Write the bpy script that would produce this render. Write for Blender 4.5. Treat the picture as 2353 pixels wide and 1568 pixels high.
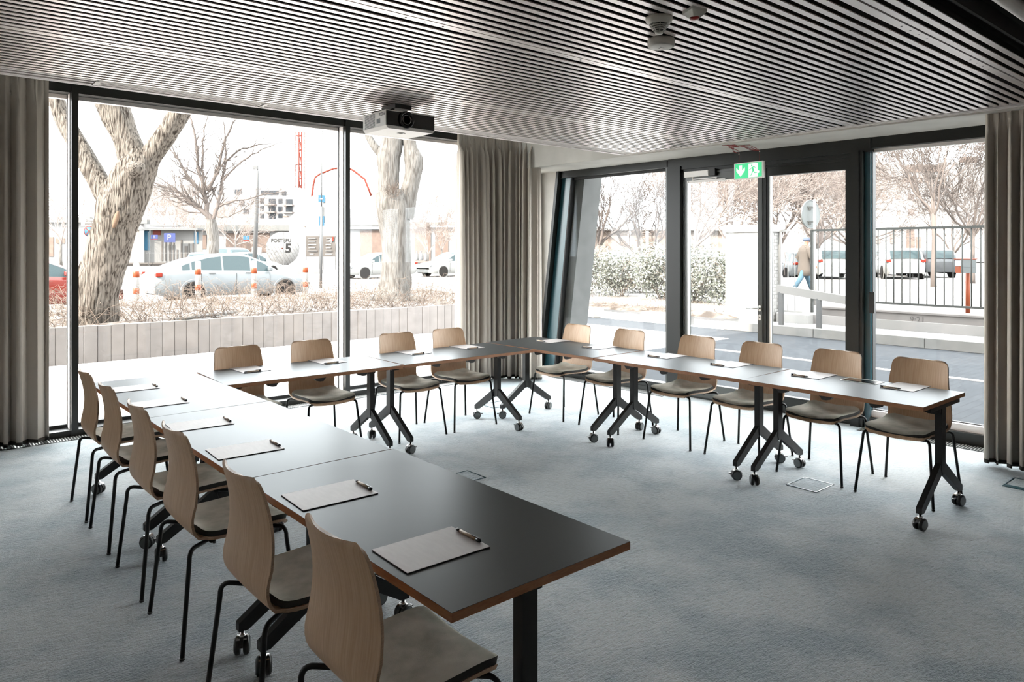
import bpy, math, random
from mathutils import Vector, Matrix, noise
PI = math.pi
for o in list(bpy.data.objects): bpy.data.objects.remove(o)
COL = bpy.context.scene.collection
scene = bpy.context.scene

# ---------------------------------------------------------------- camera, sky, sun, exposure
EYE = 1.66
FOC = 1660.0
ANG = math.radians(49.6436)                 # heading measured from the X axis (the long window wall)
cam_d = bpy.data.cameras.new('camera'); cam = bpy.data.objects.new('camera', cam_d); COL.objects.link(cam)
cam.location = (0, 0, EYE); cam.rotation_euler = (PI/2, 0, ANG - PI/2)
cam_d.sensor_width = 36.0; cam_d.lens = FOC/2353*36.0; cam_d.shift_y = -206.0/2353
cam_d.clip_start = .05; cam_d.clip_end = 900
scene.camera = cam

w = bpy.data.worlds.new('sky'); scene.world = w; w.use_nodes = True
bg = w.node_tree.nodes['Background']
bg.inputs[0].default_value = (.965, .98, 1.0, 1); bg.inputs[1].default_value = 5.0

sun_d = bpy.data.lights.new('sun', 'SUN'); sun_d.energy = 9.0; sun_d.angle = math.radians(.6); sun_d.color = (1, .90, .80)
sun = bpy.data.objects.new('sun', sun_d); COL.objects.link(sun)
sun.rotation_euler = Vector((1.0, .035, -.62)).to_track_quat('-Z', 'Y').to_euler()

scene.view_settings.view_transform = 'Standard'; scene.view_settings.look = 'None'
scene.view_settings.gamma = 1; scene.view_settings.use_curve_mapping = False
scene.view_settings.exposure = 1.62

# ---------------------------------------------------------------- helpers
class MB:
    """collects faces, builds one mesh object"""
    def __init__(s): s.v = []; s.f = []; s.m = []; s.s = []
    def add(s, vs, fs, m=0, smooth=False):
        b = len(s.v); s.v.extend([tuple(v) for v in vs])
        for f in fs:
            s.f.append([b+i for i in f]); s.m.append(m); s.s.append(smooth)
    def box(s, x0, x1, y0, y1, z0, z1, m=0, M=None):
        vs = [Vector((x, y, z)) for z in (z0, z1) for y in (y0, y1) for x in (x0, x1)]
        if M is not None: vs = [M @ v for v in vs]
        s.add(vs, [(0,2,3,1), (4,5,7,6), (0,1,5,4), (2,6,7,3), (0,4,6,2), (1,3,7,5)], m)
    def cbox(s, c, d, m=0, M=None, taper=1.0):
        x, y, z = c; a, b, e = d[0]/2, d[1]/2, d[2]/2
        vs = [Vector((x+i*a*t, y+j*b*t, z+k*e)) for k, t in ((-1, taper), (1, 1.0)) for j in (-1, 1) for i in (-1, 1)]
        if M is not None: vs = [M @ v for v in vs]
        s.add(vs, [(0,2,3,1), (4,5,7,6), (0,1,5,4), (2,6,7,3), (0,4,6,2), (1,3,7,5)], m)
    def prism(s, poly, axis, a, b, m=0, M=None, m_side=None):
        n = len(poly)
        def P(p, t):
            if axis == 'z': v = Vector((p[0], p[1], t))
            elif axis == 'y': v = Vector((p[0], t, p[1]))
            else: v = Vector((t, p[0], p[1]))
            return M @ v if M is not None else v
        s.add([P(p, a) for p in poly] + [P(p, b) for p in poly], [list(range(n))[::-1], list(range(n, 2*n))], m)
        s.add([P(p, a) for p in poly] + [P(p, b) for p in poly], [(i, (i+1) % n, n+(i+1) % n, n+i) for i in range(n)], m if m_side is None else m_side)
    def tube(s, path, r, n=8, m=0, cap=True, smooth=True, phase=0.0, flat=1.0):
        path = [Vector(p) for p in path]
        if len(path) < 2: return
        rs = r if isinstance(r, (list, tuple)) else [r]*len(path)
        vs = []; prev = None
        for i, p in enumerate(path):
            t = (path[min(i+1, len(path)-1)] - path[max(i-1, 0)])
            if t.length < 1e-9: t = Vector((0, 0, 1))
            t.normalize()
            if prev is None:
                a = Vector((0, 0, 1)) if abs(t.z) < .9 else Vector((1, 0, 0))
                u = t.cross(a).normalized()
            else:
                u = prev - t*prev.dot(t)
                if u.length < 1e-6: u = t.orthogonal()
                u.normalize()
            prev = u; w_ = t.cross(u)
            for k in range(n):
                th = phase + 2*PI*k/n
                vs.append(p + rs[i]*(math.cos(th)*u + flat*math.sin(th)*w_))
        fs = [(i*n+k, i*n+(k+1) % n, (i+1)*n+(k+1) % n, (i+1)*n+k) for i in range(len(path)-1) for k in range(n)]
        b = len(s.v); s.add(vs, fs, m, smooth)
        if cap:
            s.f.append([b+k for k in range(n)][::-1]); s.m.append(m); s.s.append(False)
            s.f.append([b+(len(path)-1)*n+k for k in range(n)]); s.m.append(m); s.s.append(False)
    def lathe(s, prof, c=(0,0,0), n=24, m=0, M=None, smooth=True):
        vs = []
        for (r, z) in prof:
            for k in range(n):
                v = Vector((r*math.cos(2*PI*k/n), r*math.sin(2*PI*k/n), z))
                if M is not None: v = M @ v
                vs.append(v + Vector(c))
        fs = [(i*n+k, i*n+(k+1) % n, (i+1)*n+(k+1) % n, (i+1)*n+k) for i in range(len(prof)-1) for k in range(n)]
        s.add(vs, fs, m, smooth)
        b = len(s.v) - len(vs)
        for idx, rev in ((0, True), (len(prof)-1, False)):
            if prof[idx][0] > 1e-5:
                f = [b+idx*n+k for k in range(n)]
                s.f.append(f[::-1] if rev else f); s.m.append(m); s.s.append(False)
    def sheet(s, P, nu, nv, thick, m=0, m_edge=None, m_back=None):
        """closed slab around the surface P(u,v)"""
        g = [[Vector(P(i/nu, j/nv)) for j in range(nv+1)] for i in range(nu+1)]
        top, bot = [], []
        for i in range(nu+1):
            for j in range(nv+1):
                du = g[min(i+1, nu)][j] - g[max(i-1, 0)][j]; dv = g[i][min(j+1, nv)] - g[i][max(j-1, 0)]
                n_ = du.cross(dv)
                n_ = n_.normalized() if n_.length > 1e-9 else Vector((0, 0, 1))
                top.append(g[i][j] + n_*thick/2); bot.append(g[i][j] - n_*thick/2)
        W = nv+1
        s.add(top, [(i*W+j, (i+1)*W+j, (i+1)*W+j+1, i*W+j+1) for i in range(nu) for j in range(nv)], m, True)
        s.add(bot, [(i*W+j, i*W+j+1, (i+1)*W+j+1, (i+1)*W+j) for i in range(nu) for j in range(nv)], m if m_back is None else m_back, True)
        ring = [(i, 0) for i in range(nu+1)] + [(nu, j) for j in range(1, nv+1)] + [(i, nv) for i in range(nu-1, -1, -1)] + [(0, j) for j in range(nv-1, 0, -1)]
        vs = [top[i*W+j] for i, j in ring] + [bot[i*W+j] for i, j in ring]; L = len(ring)
        s.add(vs, [(k, L+k, L+(k+1) % L, (k+1) % L) for k in range(L)], m if m_edge is None else m_edge, True)
    def mesh(s, name, mats):
        me = bpy.data.meshes.new(name); me.from_pydata(s.v, [], s.f)
        for m_ in (mats if isinstance(mats, (list, tuple)) else [mats]): me.materials.append(m_)
        me.polygons.foreach_set('material_index', s.m); me.polygons.foreach_set('use_smooth', s.s)
        me.update(); return me
    def build(s, name, mats, parent=None, loc=(0,0,0), rotz=0, bevel=0, seg=2):
        o = bpy.data.objects.new(name, s.mesh(name, mats)); COL.objects.link(o)
        o.location = loc; o.rotation_euler = (0, 0, rotz)
        if parent is not None: o.parent = parent
        if bevel:
            b = o.modifiers.new('bevel', 'BEVEL'); b.width = bevel; b.segments = seg; b.limit_method = 'ANGLE'; b.angle_limit = math.radians(40)
        return o

def tag(o, label=None, cat=None, group=None, kind=None):
    if label: o['label'] = label
    if cat: o['category'] = cat
    if group: o['group'] = group
    if kind: o['kind'] = kind
    return o
def thing(name, label, cat, loc=(0,0,0), rotz=0, group=None):
    o = bpy.data.objects.new(name, None); COL.objects.link(o); o.empty_display_size = .1
    o.location = loc; o.rotation_euler = (0, 0, rotz)
    return tag(o, label, cat, group)
def copy_tree(o, parent=None):
    c = o.copy(); COL.objects.link(c)
    if parent is not None: c.parent = parent
    for ch in [x for x in bpy.data.objects if x.parent == o]: copy_tree(ch, c)
    return c
def struct(o): o['kind'] = 'structure'; return o

KALB = 1.0                                  # common scale of the albedos given below it
def lin(c):
    if isinstance(c, str):
        c = tuple(int(c[i:i+2], 16)/255 for i in (0, 2, 4))
        c = tuple(x/12.92 if x <= .04045 else ((x+.055)/1.055)**2.4 for x in c)
    return (c[0]*KALB, c[1]*KALB, c[2]*KALB, 1)
def pm(name, col, rough=.5, metal=0., spec=.5, col2=None, scale=8., stretch=(1,1,1), detail=4., lo=.35, hi=.65, bump=0., bscale=60., bstretch=(1,1,1), bdist=.01, alpha=None, emit=None, estr=1., rough2=None, coat=0):
    m = bpy.data.materials.new(name); m.use_nodes = True; nt = m.node_tree; N = nt.nodes; L = nt.links
    b = N['Principled BSDF']
    if KALB < 1 and spec == .5: spec = .12
    b.inputs['Base Color'].default_value = lin(col); b.inputs['Roughness'].default_value = rough
    b.inputs['Metallic'].default_value = metal; b.inputs['Specular IOR Level'].default_value = spec
    if coat: b.inputs['Coat Weight'].default_value = coat; b.inputs['Coat Roughness'].default_value = .08
    if emit: b.inputs['Emission Color'].default_value = lin(emit); b.inputs['Emission Strength'].default_value = estr
    tc = N.new('ShaderNodeTexCoord')
    def noi(sc, st, det):
        mp = N.new('ShaderNodeMapping'); mp.inputs['Scale'].default_value = st; L.new(tc.outputs['Object'], mp.inputs[0])
        n = N.new('ShaderNodeTexNoise'); n.inputs['Scale'].default_value = sc; n.inputs['Detail'].default_value = det
        L.new(mp.outputs[0], n.inputs['Vector']); return n
    if col2 is not None:
        n = noi(scale, stretch, detail); r = N.new('ShaderNodeValToRGB')
        r.color_ramp.elements[0].position = lo; r.color_ramp.elements[1].position = hi
        r.color_ramp.elements[0].color = lin(col); r.color_ramp.elements[1].color = lin(col2)
        L.new(n.outputs['Fac'], r.inputs[0]); L.new(r.outputs[0], b.inputs['Base Color'])
        if rough2 is not None:
            mr = N.new('ShaderNodeMapRange'); mr.inputs[3].default_value = rough; mr.inputs[4].default_value = rough2
            L.new(n.outputs['Fac'], mr.inputs[0]); L.new(mr.outputs[0], b.inputs['Roughness'])
    if bump:
        n = noi(bscale, bstretch, 5.); bp = N.new('ShaderNodeBump'); bp.inputs['Strength'].default_value = bump; bp.inputs['Distance'].default_value = bdist
        L.new(n.outputs['Fac'], bp.inputs['Height']); L.new(bp.outputs[0], b.inputs['Normal'])
    return m

def glass_mat(name, tint=(.96, .975, .97), f=1.0):
    m = bpy.data.materials.new(name); m.use_nodes = True; nt = m.node_tree; N = nt.nodes; L = nt.links
    N.remove(N['Principled BSDF']); out = N['Material Output']
    tr = N.new('ShaderNodeBsdfTransparent'); tr.inputs[0].default_value = (*tint, 1)
    gl = N.new('ShaderNodeBsdfGlossy'); gl.inputs['Roughness'].default_value = .01; gl.inputs[0].default_value = (.9, .95, 1, 1)
    lw = N.new('ShaderNodeLayerWeight'); lw.inputs[0].default_value = .5           # Schlick reflectance, same from both sides of the pane
    pw = N.new('ShaderNodeMath'); pw.operation = 'POWER'; pw.inputs[1].default_value = 5; L.new(lw.outputs['Facing'], pw.inputs[0])
    mu = N.new('ShaderNodeMath'); mu.operation = 'MULTIPLY_ADD'; mu.inputs[1].default_value = .9*f; mu.inputs[2].default_value = .035*f; L.new(pw.outputs[0], mu.inputs[0])
    mx = N.new('ShaderNodeMixShader'); L.new(mu.outputs[0], mx.inputs[0]); L.new(tr.outputs[0], mx.inputs[1]); L.new(gl.outputs[0], mx.inputs[2])
    L.new(mx.outputs[0], out.inputs[0]); return m

def text_mb(mb, txt, size, M, m=0, depth=.002, align='CENTER', space=1.0, bold=0.0):
    """adds extruded lettering (lying in M's XY plane) to a mesh builder"""
    cu = bpy.data.curves.new('t', 'FONT'); cu.body = txt; cu.size = size; cu.extrude = depth/2; cu.align_x = align; cu.align_y = 'CENTER'
    cu.space_character = space; cu.offset = bold; cu.resolution_u = 3
    o = bpy.data.objects.new('t', cu); COL.objects.link(o)
    bpy.context.view_layer.update()
    me = bpy.data.meshes.new_from_object(o.evaluated_get(bpy.context.evaluated_depsgraph_get()))
    mb.add([M @ v.co for v in me.vertices], [tuple(p.vertices) for p in me.polygons], m)
    bpy.data.objects.remove(o); bpy.data.meshes.remove(me); bpy.data.curves.remove(cu)
# ---------------------------------------------------------------- materials
M_CARPET = None
def carpet():
    m = bpy.data.materials.new('carpet'); m.use_nodes = True; N = m.node_tree.nodes; L = m.node_tree.links
    b = N['Principled BSDF']; b.inputs['Roughness'].default_value = .62; b.inputs['Specular IOR Level'].default_value = .5; b.inputs['Sheen Weight'].default_value = 1.0; b.inputs['Sheen Roughness'].default_value = .5; b.inputs['Sheen Tint'].default_value = (.85,.93,1,1)
    tc = N.new('ShaderNodeTexCoord')
    def noi(sc, st, det, rz=0.0):
        mp = N.new('ShaderNodeMapping'); mp.inputs['Scale'].default_value = st; mp.inputs['Rotation'].default_value = (0, 0, rz)
        L.new(tc.outputs['Object'], mp.inputs[0])
        n = N.new('ShaderNodeTexNoise'); n.inputs['Scale'].default_value = sc; n.inputs['Detail'].default_value = det
        L.new(mp.outputs[0], n.inputs['Vector']); return n
    big = noi(1.5, (1, 1, 1), 6.); big.inputs['Roughness'].default_value = .62
    r = N.new('ShaderNodeValToRGB'); e = r.color_ramp.elements
    e[0].position = .40; e[0].color = lin((.042, .074, .077)); e[1].position = .57; e[1].color = lin((.29, .285, .257))
    L.new(big.outputs['Fac'], r.inputs[0])
    st = noi(19., (1.15, 2.9, 1), 5., -.22); st.inputs['Roughness'].default_value = .7
    r2 = N.new('ShaderNodeValToRGB'); e = r2.color_ramp.elements
    e[0].position = .33; e[0].color = (.50, .57, .60, 1); e[1].position = .50; e[1].color = (1.03, 1.03, 1.03, 1)
    L.new(st.outputs['Fac'], r2.inputs[0])
    mx = N.new('ShaderNodeMix'); mx.data_type = 'RGBA'; mx.blend_type = 'MULTIPLY'; mx.inputs[0].default_value = 1
    L.new(r.outputs[0], mx.inputs[6]); L.new(r2.outputs[0], mx.inputs[7])
    fine = noi(160., (1, 1, 1), 2.)
    mx2 = N.new('ShaderNodeMix'); mx2.data_type = 'RGBA'; mx2.blend_type = 'OVERLAY'; mx2.inputs[0].default_value = .35
    L.new(mx.outputs[2], mx2.inputs[6]); L.new(fine.outputs['Fac'], mx2.inputs[7])
    L.new(mx2.outputs[2], b.inputs['Base Color'])
    ad = N.new('ShaderNodeMath'); ad.operation = 'ADD'; L.new(st.outputs['Fac'], ad.inputs[0])
    mu = N.new('ShaderNodeMath'); mu.operation = 'MULTIPLY'; mu.inputs[1].default_value = .35; L.new(fine.outputs['Fac'], mu.inputs[0]); L.new(mu.outputs[0], ad.inputs[1])
    bp = N.new('ShaderNodeBump'); bp.inputs['Strength'].default_value = .8; bp.inputs['Distance'].default_value = .018
    L.new(ad.outputs[0], bp.inputs['Height']); L.new(bp.outputs[0], b.inputs['Normal'])
    return m
M_CARPET = carpet()
M_SLAT = pm('slat_metal', (.90, .84, .81), .40, .7, .8)
M_SLATW = pm('slat_metal_wide', (.90, .84, .81), .40, .7, .8)
M_BLACK = pm('plenum_black', (.004, .004, .004), .9)
M_HOLE = pm('screw_hole', (.02, .018, .016), .8)
M_TRIM = pm('painted_trim', (.70, .66, .64), .5)
M_FRAME = pm('anthracite_frame', (.013, .014, .013), .36, 0, .3)
M_FRAME2 = pm('anthracite_frame_inner', (.045, .048, .043), .30, 0, .6)
M_TEAL = pm('anthracite_blue_frame', (.018, .075, .095), .28, 0, .7)
M_GASKET = pm('rubber_gasket', (.008, .008, .008), .6)
M_ALU = pm('brushed_aluminium', (.55, .55, .53), .3, .9)
M_GLASS = glass_mat('window_glass', f=.28)
M_CONC = pm('concrete', (.44, .425, .395), .85, col2=(.52, .505, .47), scale=3., detail=8., bump=.15, bscale=30.)
M_CONC_D = pm('concrete_grey', (.24, .25, .24), .85, col2=(.33, .34, .32), scale=2.5, detail=8., bump=.2, bscale=40.)
M_PLASTER = pm('grey_plaster', (.72, .66, .58), .9)
M_CURT = pm('curtain_fabric', (.46, .415, .365), .95, 0, .1, bump=.2, bscale=500.)
M_HEM = pm('curtain_hem', (.03, .028, .025), .9)
def laminate():
    m = bpy.data.materials.new('table_laminate'); m.use_nodes = True; nt = m.node_tree; N = nt.nodes; L = nt.links
    N.remove(N['Principled BSDF']); di = N.new('ShaderNodeBsdfDiffuse'); di.inputs[0].default_value = (.020, .021, .020, 1)
    gl = N.new('ShaderNodeBsdfGlossy'); gl.inputs['Roughness'].default_value = .31; gl.inputs[0].default_value = (.95, .98, 1, 1)
    lw = N.new('ShaderNodeLayerWeight'); lw.inputs[0].default_value = .5
    mr = N.new('ShaderNodeMapRange'); mr.inputs[1].default_value = .72; mr.inputs[2].default_value = .87; mr.inputs[3].default_value = .078; mr.inputs[4].default_value = .185
    L.new(lw.outputs['Facing'], mr.inputs[0]); mx = N.new('ShaderNodeMixShader'); L.new(mr.outputs[0], mx.inputs[0]); L.new(di.outputs[0], mx.inputs[1]); L.new(gl.outputs[0], mx.inputs[2])
    tc = N.new('ShaderNodeTexCoord'); n = N.new('ShaderNodeTexNoise'); n.inputs['Scale'].default_value = 900; L.new(tc.outputs['Object'], n.inputs['Vector'])
    bp = N.new('ShaderNodeBump'); bp.inputs['Strength'].default_value = .08; bp.inputs['Distance'].default_value = .001; L.new(n.outputs['Fac'], bp.inputs['Height']); L.new(bp.outputs[0], gl.inputs['Normal'])
    L.new(mx.outputs[0], N['Material Output'].inputs[0]); return m
M_TOP = laminate()
M_EDGE = pm('beech_edge', (.26, .105, .042), .5, col2=(.33, .15, .065), scale=30, stretch=(1, 1, 8))
M_STEEL = pm('black_powder_steel', (.006, .006, .006), .42, 0, .3)
M_CASTER = pm('caster_black', (.012, .012, .012), .35, 0, .5)
M_CASTER_DISC = pm('caster_disc', (.10, .11, .11), .35, 0, .5)
M_CHROME = pm('caster_chrome', (.6, .6, .6), .2, 1)
M_PLASTIC = pm('black_plastic', (.012, .012, .012), .45)
def wood():
    m = pm('oak_ply', (.46, .285, .165), .45, 0, .4, col2=(.62, .43, .28), scale=26., stretch=(.22, 5., .22), detail=8., lo=.25, hi=.8, bump=.05, bscale=60, bstretch=(.4, 8, .4))
    return m
M_WOOD = wood()
M_PLYEDGE = pm('ply_edge', (.42, .29, .19), .5, col2=(.30, .19, .12), scale=60, stretch=(1, 1, 12))
M_PAD = pm('grey_felt', (.31, .31, .255), .95, 0, .12, col2=(.58, .555, .485), scale=7., detail=5., bump=.15, bscale=350.)
M_PADSIDE = pm('felt_side_shade', (.02, .019, .017), .9)  # dark piping; its near-black also stands for shade along the pad edge
M_NOTE = pm('notebook_cover', (.46, .42, .41), .5, 0, .3, col2=(.50, .46, .445), scale=14., stretch=(4, 1, 1))
M_PAGES = pm('notebook_edge', (.02, .02, .02), .7)
M_PEN = pm('pen_barrel', (.40, .29, .19), .5)
M_PENBLK = pm('pen_black', (.01, .01, .012), .3)
M_WHITE = pm('white_plastic', (.78, .75, .72), .4)
M_OFFW = pm('warm_white_plastic', (.55, .53, .48), .45)
M_RED = pm('red_lens', (.30, .01, .01), .3)
M_REDCABLE = pm('red_cable', (.25, .012, .01), .5)
M_LENS = pm('projector_lens', (.006, .006, .007), .12, 0, .6)
M_GREEN = pm('exit_green', (.0, .36, .13), .35, emit=(.0, .36, .13), estr=.45)
M_SIGNW = pm('exit_white', (.80, .78, .76), .35, emit=(.8, .78, .76), estr=.3)

# ---------------------------------------------------------------- room shell
GY = 7.54                                   # long window wall
def wx(y): return 7.02 - .049*(y-2.09)      # entrance wall, slightly out of square
RW = math.atan(-.049)
# local frame of the entrance wall: s runs along the wall (towards -Y), t points outwards
def RM(s0=0.0):
    o = Vector((wx(0), 0, 0)); d = Vector((-.049, 1, 0)).normalized(); n = Vector((d.y, -d.x, 0))
    return Matrix(((n.x, d.x, 0, o.x), (n.y, d.y, 0, o.y), (0, 0, 1, 0), (0, 0, 0, 1)))
R = RM()                                     # R @ (outwards, along Y, z)
ZC = 2.75
mb = MB(); mb.box(-4.2, 7.0, -3.6, 7.50, -.12, 0)
struct(mb.build('floor', M_CARPET))
# slatted ceiling
mb = MB(); pitch = .0655; wide = [1.447, 2.885, 4.275]; k = 0
y = -3.2
ys = []
yy = 5.19
while yy > 1.20: ys.append(yy); yy -= pitch
yy = .93
while yy > -3.3: ys.append(yy); yy -= pitch
for yc in ys:
    wd = [q for q in wide if abs(yc-q) < pitch*.51]
    if wd: mb.box(-4.1, 6.30, wd[0]-.027, wd[0]+.020, ZC, ZC+.03, 1)
    else: mb.box(-4.1, 6.30, yc-.0165, yc+.0165, ZC, ZC+.005, 0); mb.box(-4.1, 6.30, yc-.0145, yc+.0145, ZC+.005, ZC+.04, 3)
for q in wide:
    x = -3.9
    while x < 6.1:
        for j in range(4):
            mb.lathe([(.0001, ZC-.0006), (.0055, ZC-.0006), (.0055, ZC+.001)], (x+j*.105, q-.004, 0), 8, 2)
        x += .95
ceil_ = struct(mb.build('ceiling', [M_SLAT, M_SLATW, M_HOLE, M_BLACK]))
mb = MB(); mb.box(-4.2, 6.33, -3.6, 5.40, ZC+.10, ZC+.14)
struct(mb.build('ceiling_backing', M_BLACK))
# trims round the slatted field
mb = MB(); mb.box(-4.1, 6.33, 5.375, 5.41, ZC-.004, ZC+.16); mb.box(-4.1, 6.33, 5.205, 5.225, ZC-.002, ZC+.05)
mb.box(-4.1, .96, 5.22, 5.25, ZC, ZC+.03); mb.box(-4.1, .96, 5.285, 5.315, ZC, ZC+.03); mb.box(-4.1, .96, 5.345, 5.38, ZC-.003, ZC+.03)
struct(mb.build('trim_1', M_TRIM))
mb = MB(); mb.box(-.032, 0, -3.5, 5.41, ZC-.006, ZC+.12, 0, R @ Matrix.Translation((-.62, 0, 0))); mb.box(-.06, -.035, -3.5, 5.2, ZC+.0, ZC+.03, 0, R @ Matrix.Translation((-.62, 0, 0)))
struct(mb.build('trim_2', M_TRIM))
# linear air diffusers beside the trim
first = None
for i in range(5):
    x0 = .965+i*1.1; x1 = min(x0+1.085, 6.30)
    t = thing('air_diffuser', 'pale linear slot diffuser in the ceiling edge, %s' % ['leftmost, above the first window pane', 'second from the left, above the big pane', 'between the big pane and the projector', 'right of the projector above the bunched curtain', 'last one, ending at the concrete beam'][i], 'air vent', (x0, 5.30, ZC), 0, 'slot diffusers along the ceiling edge')
    mb = MB(); L_ = x1-x0
    mb.box(0, .028, -.075, .075, -.004, .02); mb.box(L_-.012, L_, -.075, .075, -.004, .02); mb.box(0, L_, .058, .078, -.004, .02); mb.box(0, L_, -.078, -.066, -.004, .02)
    mb.build('frame', M_TRIM, t)
    mb = MB()
    for yv in (-.035, .0, .034): mb.box(.028, L_-.012, yv-.008, yv+.008, -.001, .018)
    mb.build('blades', M_TRIM, t)
# light channel at the near end of the field
t = thing('ceiling_light', 'dark recessed linear light channel with pale rounded diffuser at upper right', 'light', (5.0, 1.06, ZC))
mb = MB(); mb.box(-9, 1.28, .085, .10, 0, .09); mb.box(-9, 1.28, -.10, .085, .08, .09); mb.build('channel', M_BLACK, t)
mb = MB(); mb.tube([(-9, -.045, .02), (1.28, -.045, .02)], .032, 16, 0); mb.build('diffuser', M_WHITE, t)
# upper ceiling above the window strip, back walls
mb = MB(); mb.box(-4.2, 7.2, 5.40, 7.9, 3.42, 3.5); mb.box(-4.2, 6.35, 5.41, 5.45, ZC+.15, 3.45)
struct(mb.build('ceiling_upper', M_CONC_D))
mb = MB(); mb.box(-4.3, -4.15, -3.6, 7.7, 0, 3.5); struct(mb.build('wall_left', M_PLASTER))
mb = MB(); mb.box(-4.3, 7.4, -3.75, -3.6, 0, 3.5); struct(mb.build('wall_back', M_PLASTER))
# entrance wall: concrete beam, corner pier, solid part behind the right curtain
mb = MB()
mb.box(-.62, .12, -3.6, 7.9, 2.73, 3.5, 0, R)
mb.box(0, .35, -3.6, .9, 0, 2.75, 0, R)
mb.prism([(7.9, 0), (7.9, 2.73), (7.005, 2.73), (7.37, 0)], 'x', -.03, .28, 0, R)
mb.box(.10, .3, -3.6, 7.9, 2.73, 3.5, 0, R)
struct(mb.build('wall_right', M_CONC))
mb = MB(); mb.prism([(7.00, -.1), (7.37, -.1), (7.0, 2.8), (6.62, 2.8)], 'x', .10, .45, 0, R)
struct(mb.build('trim_3', pm('outer_concrete', (.07, .072, .07), .9, col2=(.085, .086, .084), scale=6)))
mb = MB(); mb.box(-4.3, 7.3, GY-.02, GY+.4, 3.16, 3.6); mb.box(-3.0, -1.44, GY-.04, GY+.4, 0, 3.3); mb.box(-4.3, -4.1, GY-.04, GY+.4, 0, 3.3); mb.box(6.6, 6.9, 7.30, GY+.3, 0, 3.3)
struct(mb.build('wall_front', M_CONC_D))
# roof slab keeps daylight out of the plenum
mb = MB(); mb.box(-4.5, 7.6, -3.9, 8.0, 3.5, 3.8); struct(mb.build('roof_slab', M_CONC_D))
mb = MB(); mb.box(-4.5, 7.3, -9, 7.75, 3.8, 9.5); struct(mb.build('wall_upper_storey', M_CONC_D))

# --- long window wall
def window_unit(name, x0, x1, glass_y=.10):
    """pane between two mullions"""
    mb = MB(); mb.box(x0, x1, GY+glass_y, GY+glass_y+.024, .06, 3.10)
    return mb.build('glass_pane', M_GLASS)
xs = [-1.45, -1.44, 1.21, 3.905, 6.60]
for i in (1, 2, 3, 6):
    a, b = (xs[i], xs[i+1]) if i < 4 else (-4.1, -3.0)  # last pane is unseen, added to bring daylight onto the left chair backs
    f = MB()
    ml, mr = a+(.028 if i else 0), b-.028
    f.box(ml, mr, GY-.05, GY+.16, .0, .055)            # sill
    f.box(ml, mr, GY-.04, GY+.16, 3.085, 3.165)        # head
    f.box(ml, mr, GY+.10, GY+.16, .055, .085, 1); f.box(ml, mr, GY+.10, GY+.16, 3.05, 3.085, 2)
    f.box(a, ml, GY-.06, GY+.13, 0, 3.165)             # half mullions
    f.box(mr, b, GY-.06, GY+.13, 0, 3.165)
    f.box(mr-.006, mr, GY+.0, GY+.13, .055, 3.085, 2); f.box(mr-.012, mr, GY+.09, GY+.11, .055, 3.085, 1)  # pale skin on the mullion side stands for window light on it
    w_ = struct(f.build('window_%d' % i, [M_FRAME, M_GASKET, M_TRIM]))
    g = MB(); g.box(ml, mr, GY+.125, GY+.137, .07, 3.07); g.build('glass_pane', M_GLASS, w_)

# --- entrance wall glazing (R frame: x outwards, y along)
def rbox(m_, o0, o1, y0, y1, z0, z1, mi=0): m_.box(o0, o1, y0, y1, z0, z1, mi, R)
sy = math.sqrt(1+.049**2)
# window 5 : slanted corner pane
f = MB()
f.prism([(7.37, 0), (7.005, 2.73), (6.96, 2.73), (7.32, 0)], 'x', -.06, .12, 0, R)
f.prism([(7.32, .0), (6.965, 2.66), (6.81, 2.66), (7.13, 0)], 'x', .02, .10, 1, R)
f.prism([(7.13, .0), (6.81, 2.66), (6.79, 2.66), (7.11, 0)], 'x', .02, .12, 2, R)
rbox(f, -.02, .10, 5.27, 7.2, .0, .11); rbox(f, -.05, .02, 5.2, 7.3, 0, .05)
rbox(f, -.02, .10, 5.27, 6.99, 2.64, 2.73); rbox(f, .06, .10, 5.27, 6.85, 2.61, 2.64, 2)
rbox(f, -.02, .12, 5.245, 5.285, 0, 2.64, 3)
w5 = struct(f.build('window_4', [M_FRAME, M_TEAL, M_GASKET, M_FRAME2]))
g = MB(); g.prism([(7.12, .08), (6.80, 2.62), (5.28, 2.62), (5.28, .08)], 'x', .07, .082, 0, R); g.build('glass_pane', M_GLASS, w5)
# door frame and two leaves
f = MB()
rbox(f, -.05, .12, 5.07, 5.245, 0, 2.64); rbox(f, -.03, .12, 2.99, 5.245, 2.60, 2.73)
rbox(f, -.06, .12, 3.085, 3.165, 0, 2.61); rbox(f, -.01, .12, 3.165, 5.07, 2.565, 2.61); rbox(f, .02, .11, 3.165, 5.07, 2.55, 2.6)
rbox(f, -.01, .13, 3.1, 5.2, 0, .02)
struct(f.build('door_frame', M_FRAME))
def leaf(name, y0, y1, st, m_, ztop=2.564):
    f = MB()
    rbox(f, 0, .07, y0, y0+st, .02, ztop); rbox(f, 0, .07, y1-st, y1, .02, ztop)
    rbox(f, 0, .07, y0+st, y1-st, .02, .17); rbox(f, 0, .07, y0+st, y1-st, ztop-.115, ztop)
    rbox(f, -.008, 0, y0+.012, y1-.012, ztop-.03, ztop-.015); rbox(f, -.008, 0, y0+.01, y0+.03, .03, ztop); rbox(f, -.008, 0, y1-.03, y1-.01, .03, ztop)
    rbox(f, .02, .05, y0+st-.02, y0+st, .17, ztop-.115, 1); rbox(f, .02, .05, y1-st, y1-st+.018, .17, ztop-.115, 1); rbox(f, .0, .03, y1-st-.012, y1-st, .17, ztop-.115, 2)
    d = struct(f.build(name, [m_, M_GASKET, M_ALU]))
    g = MB(); rbox(g, .03, .042, y0+st, y1-st, .17, ztop-.115); g.build('glass_pane', M_GLASS, d)
    return d
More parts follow.
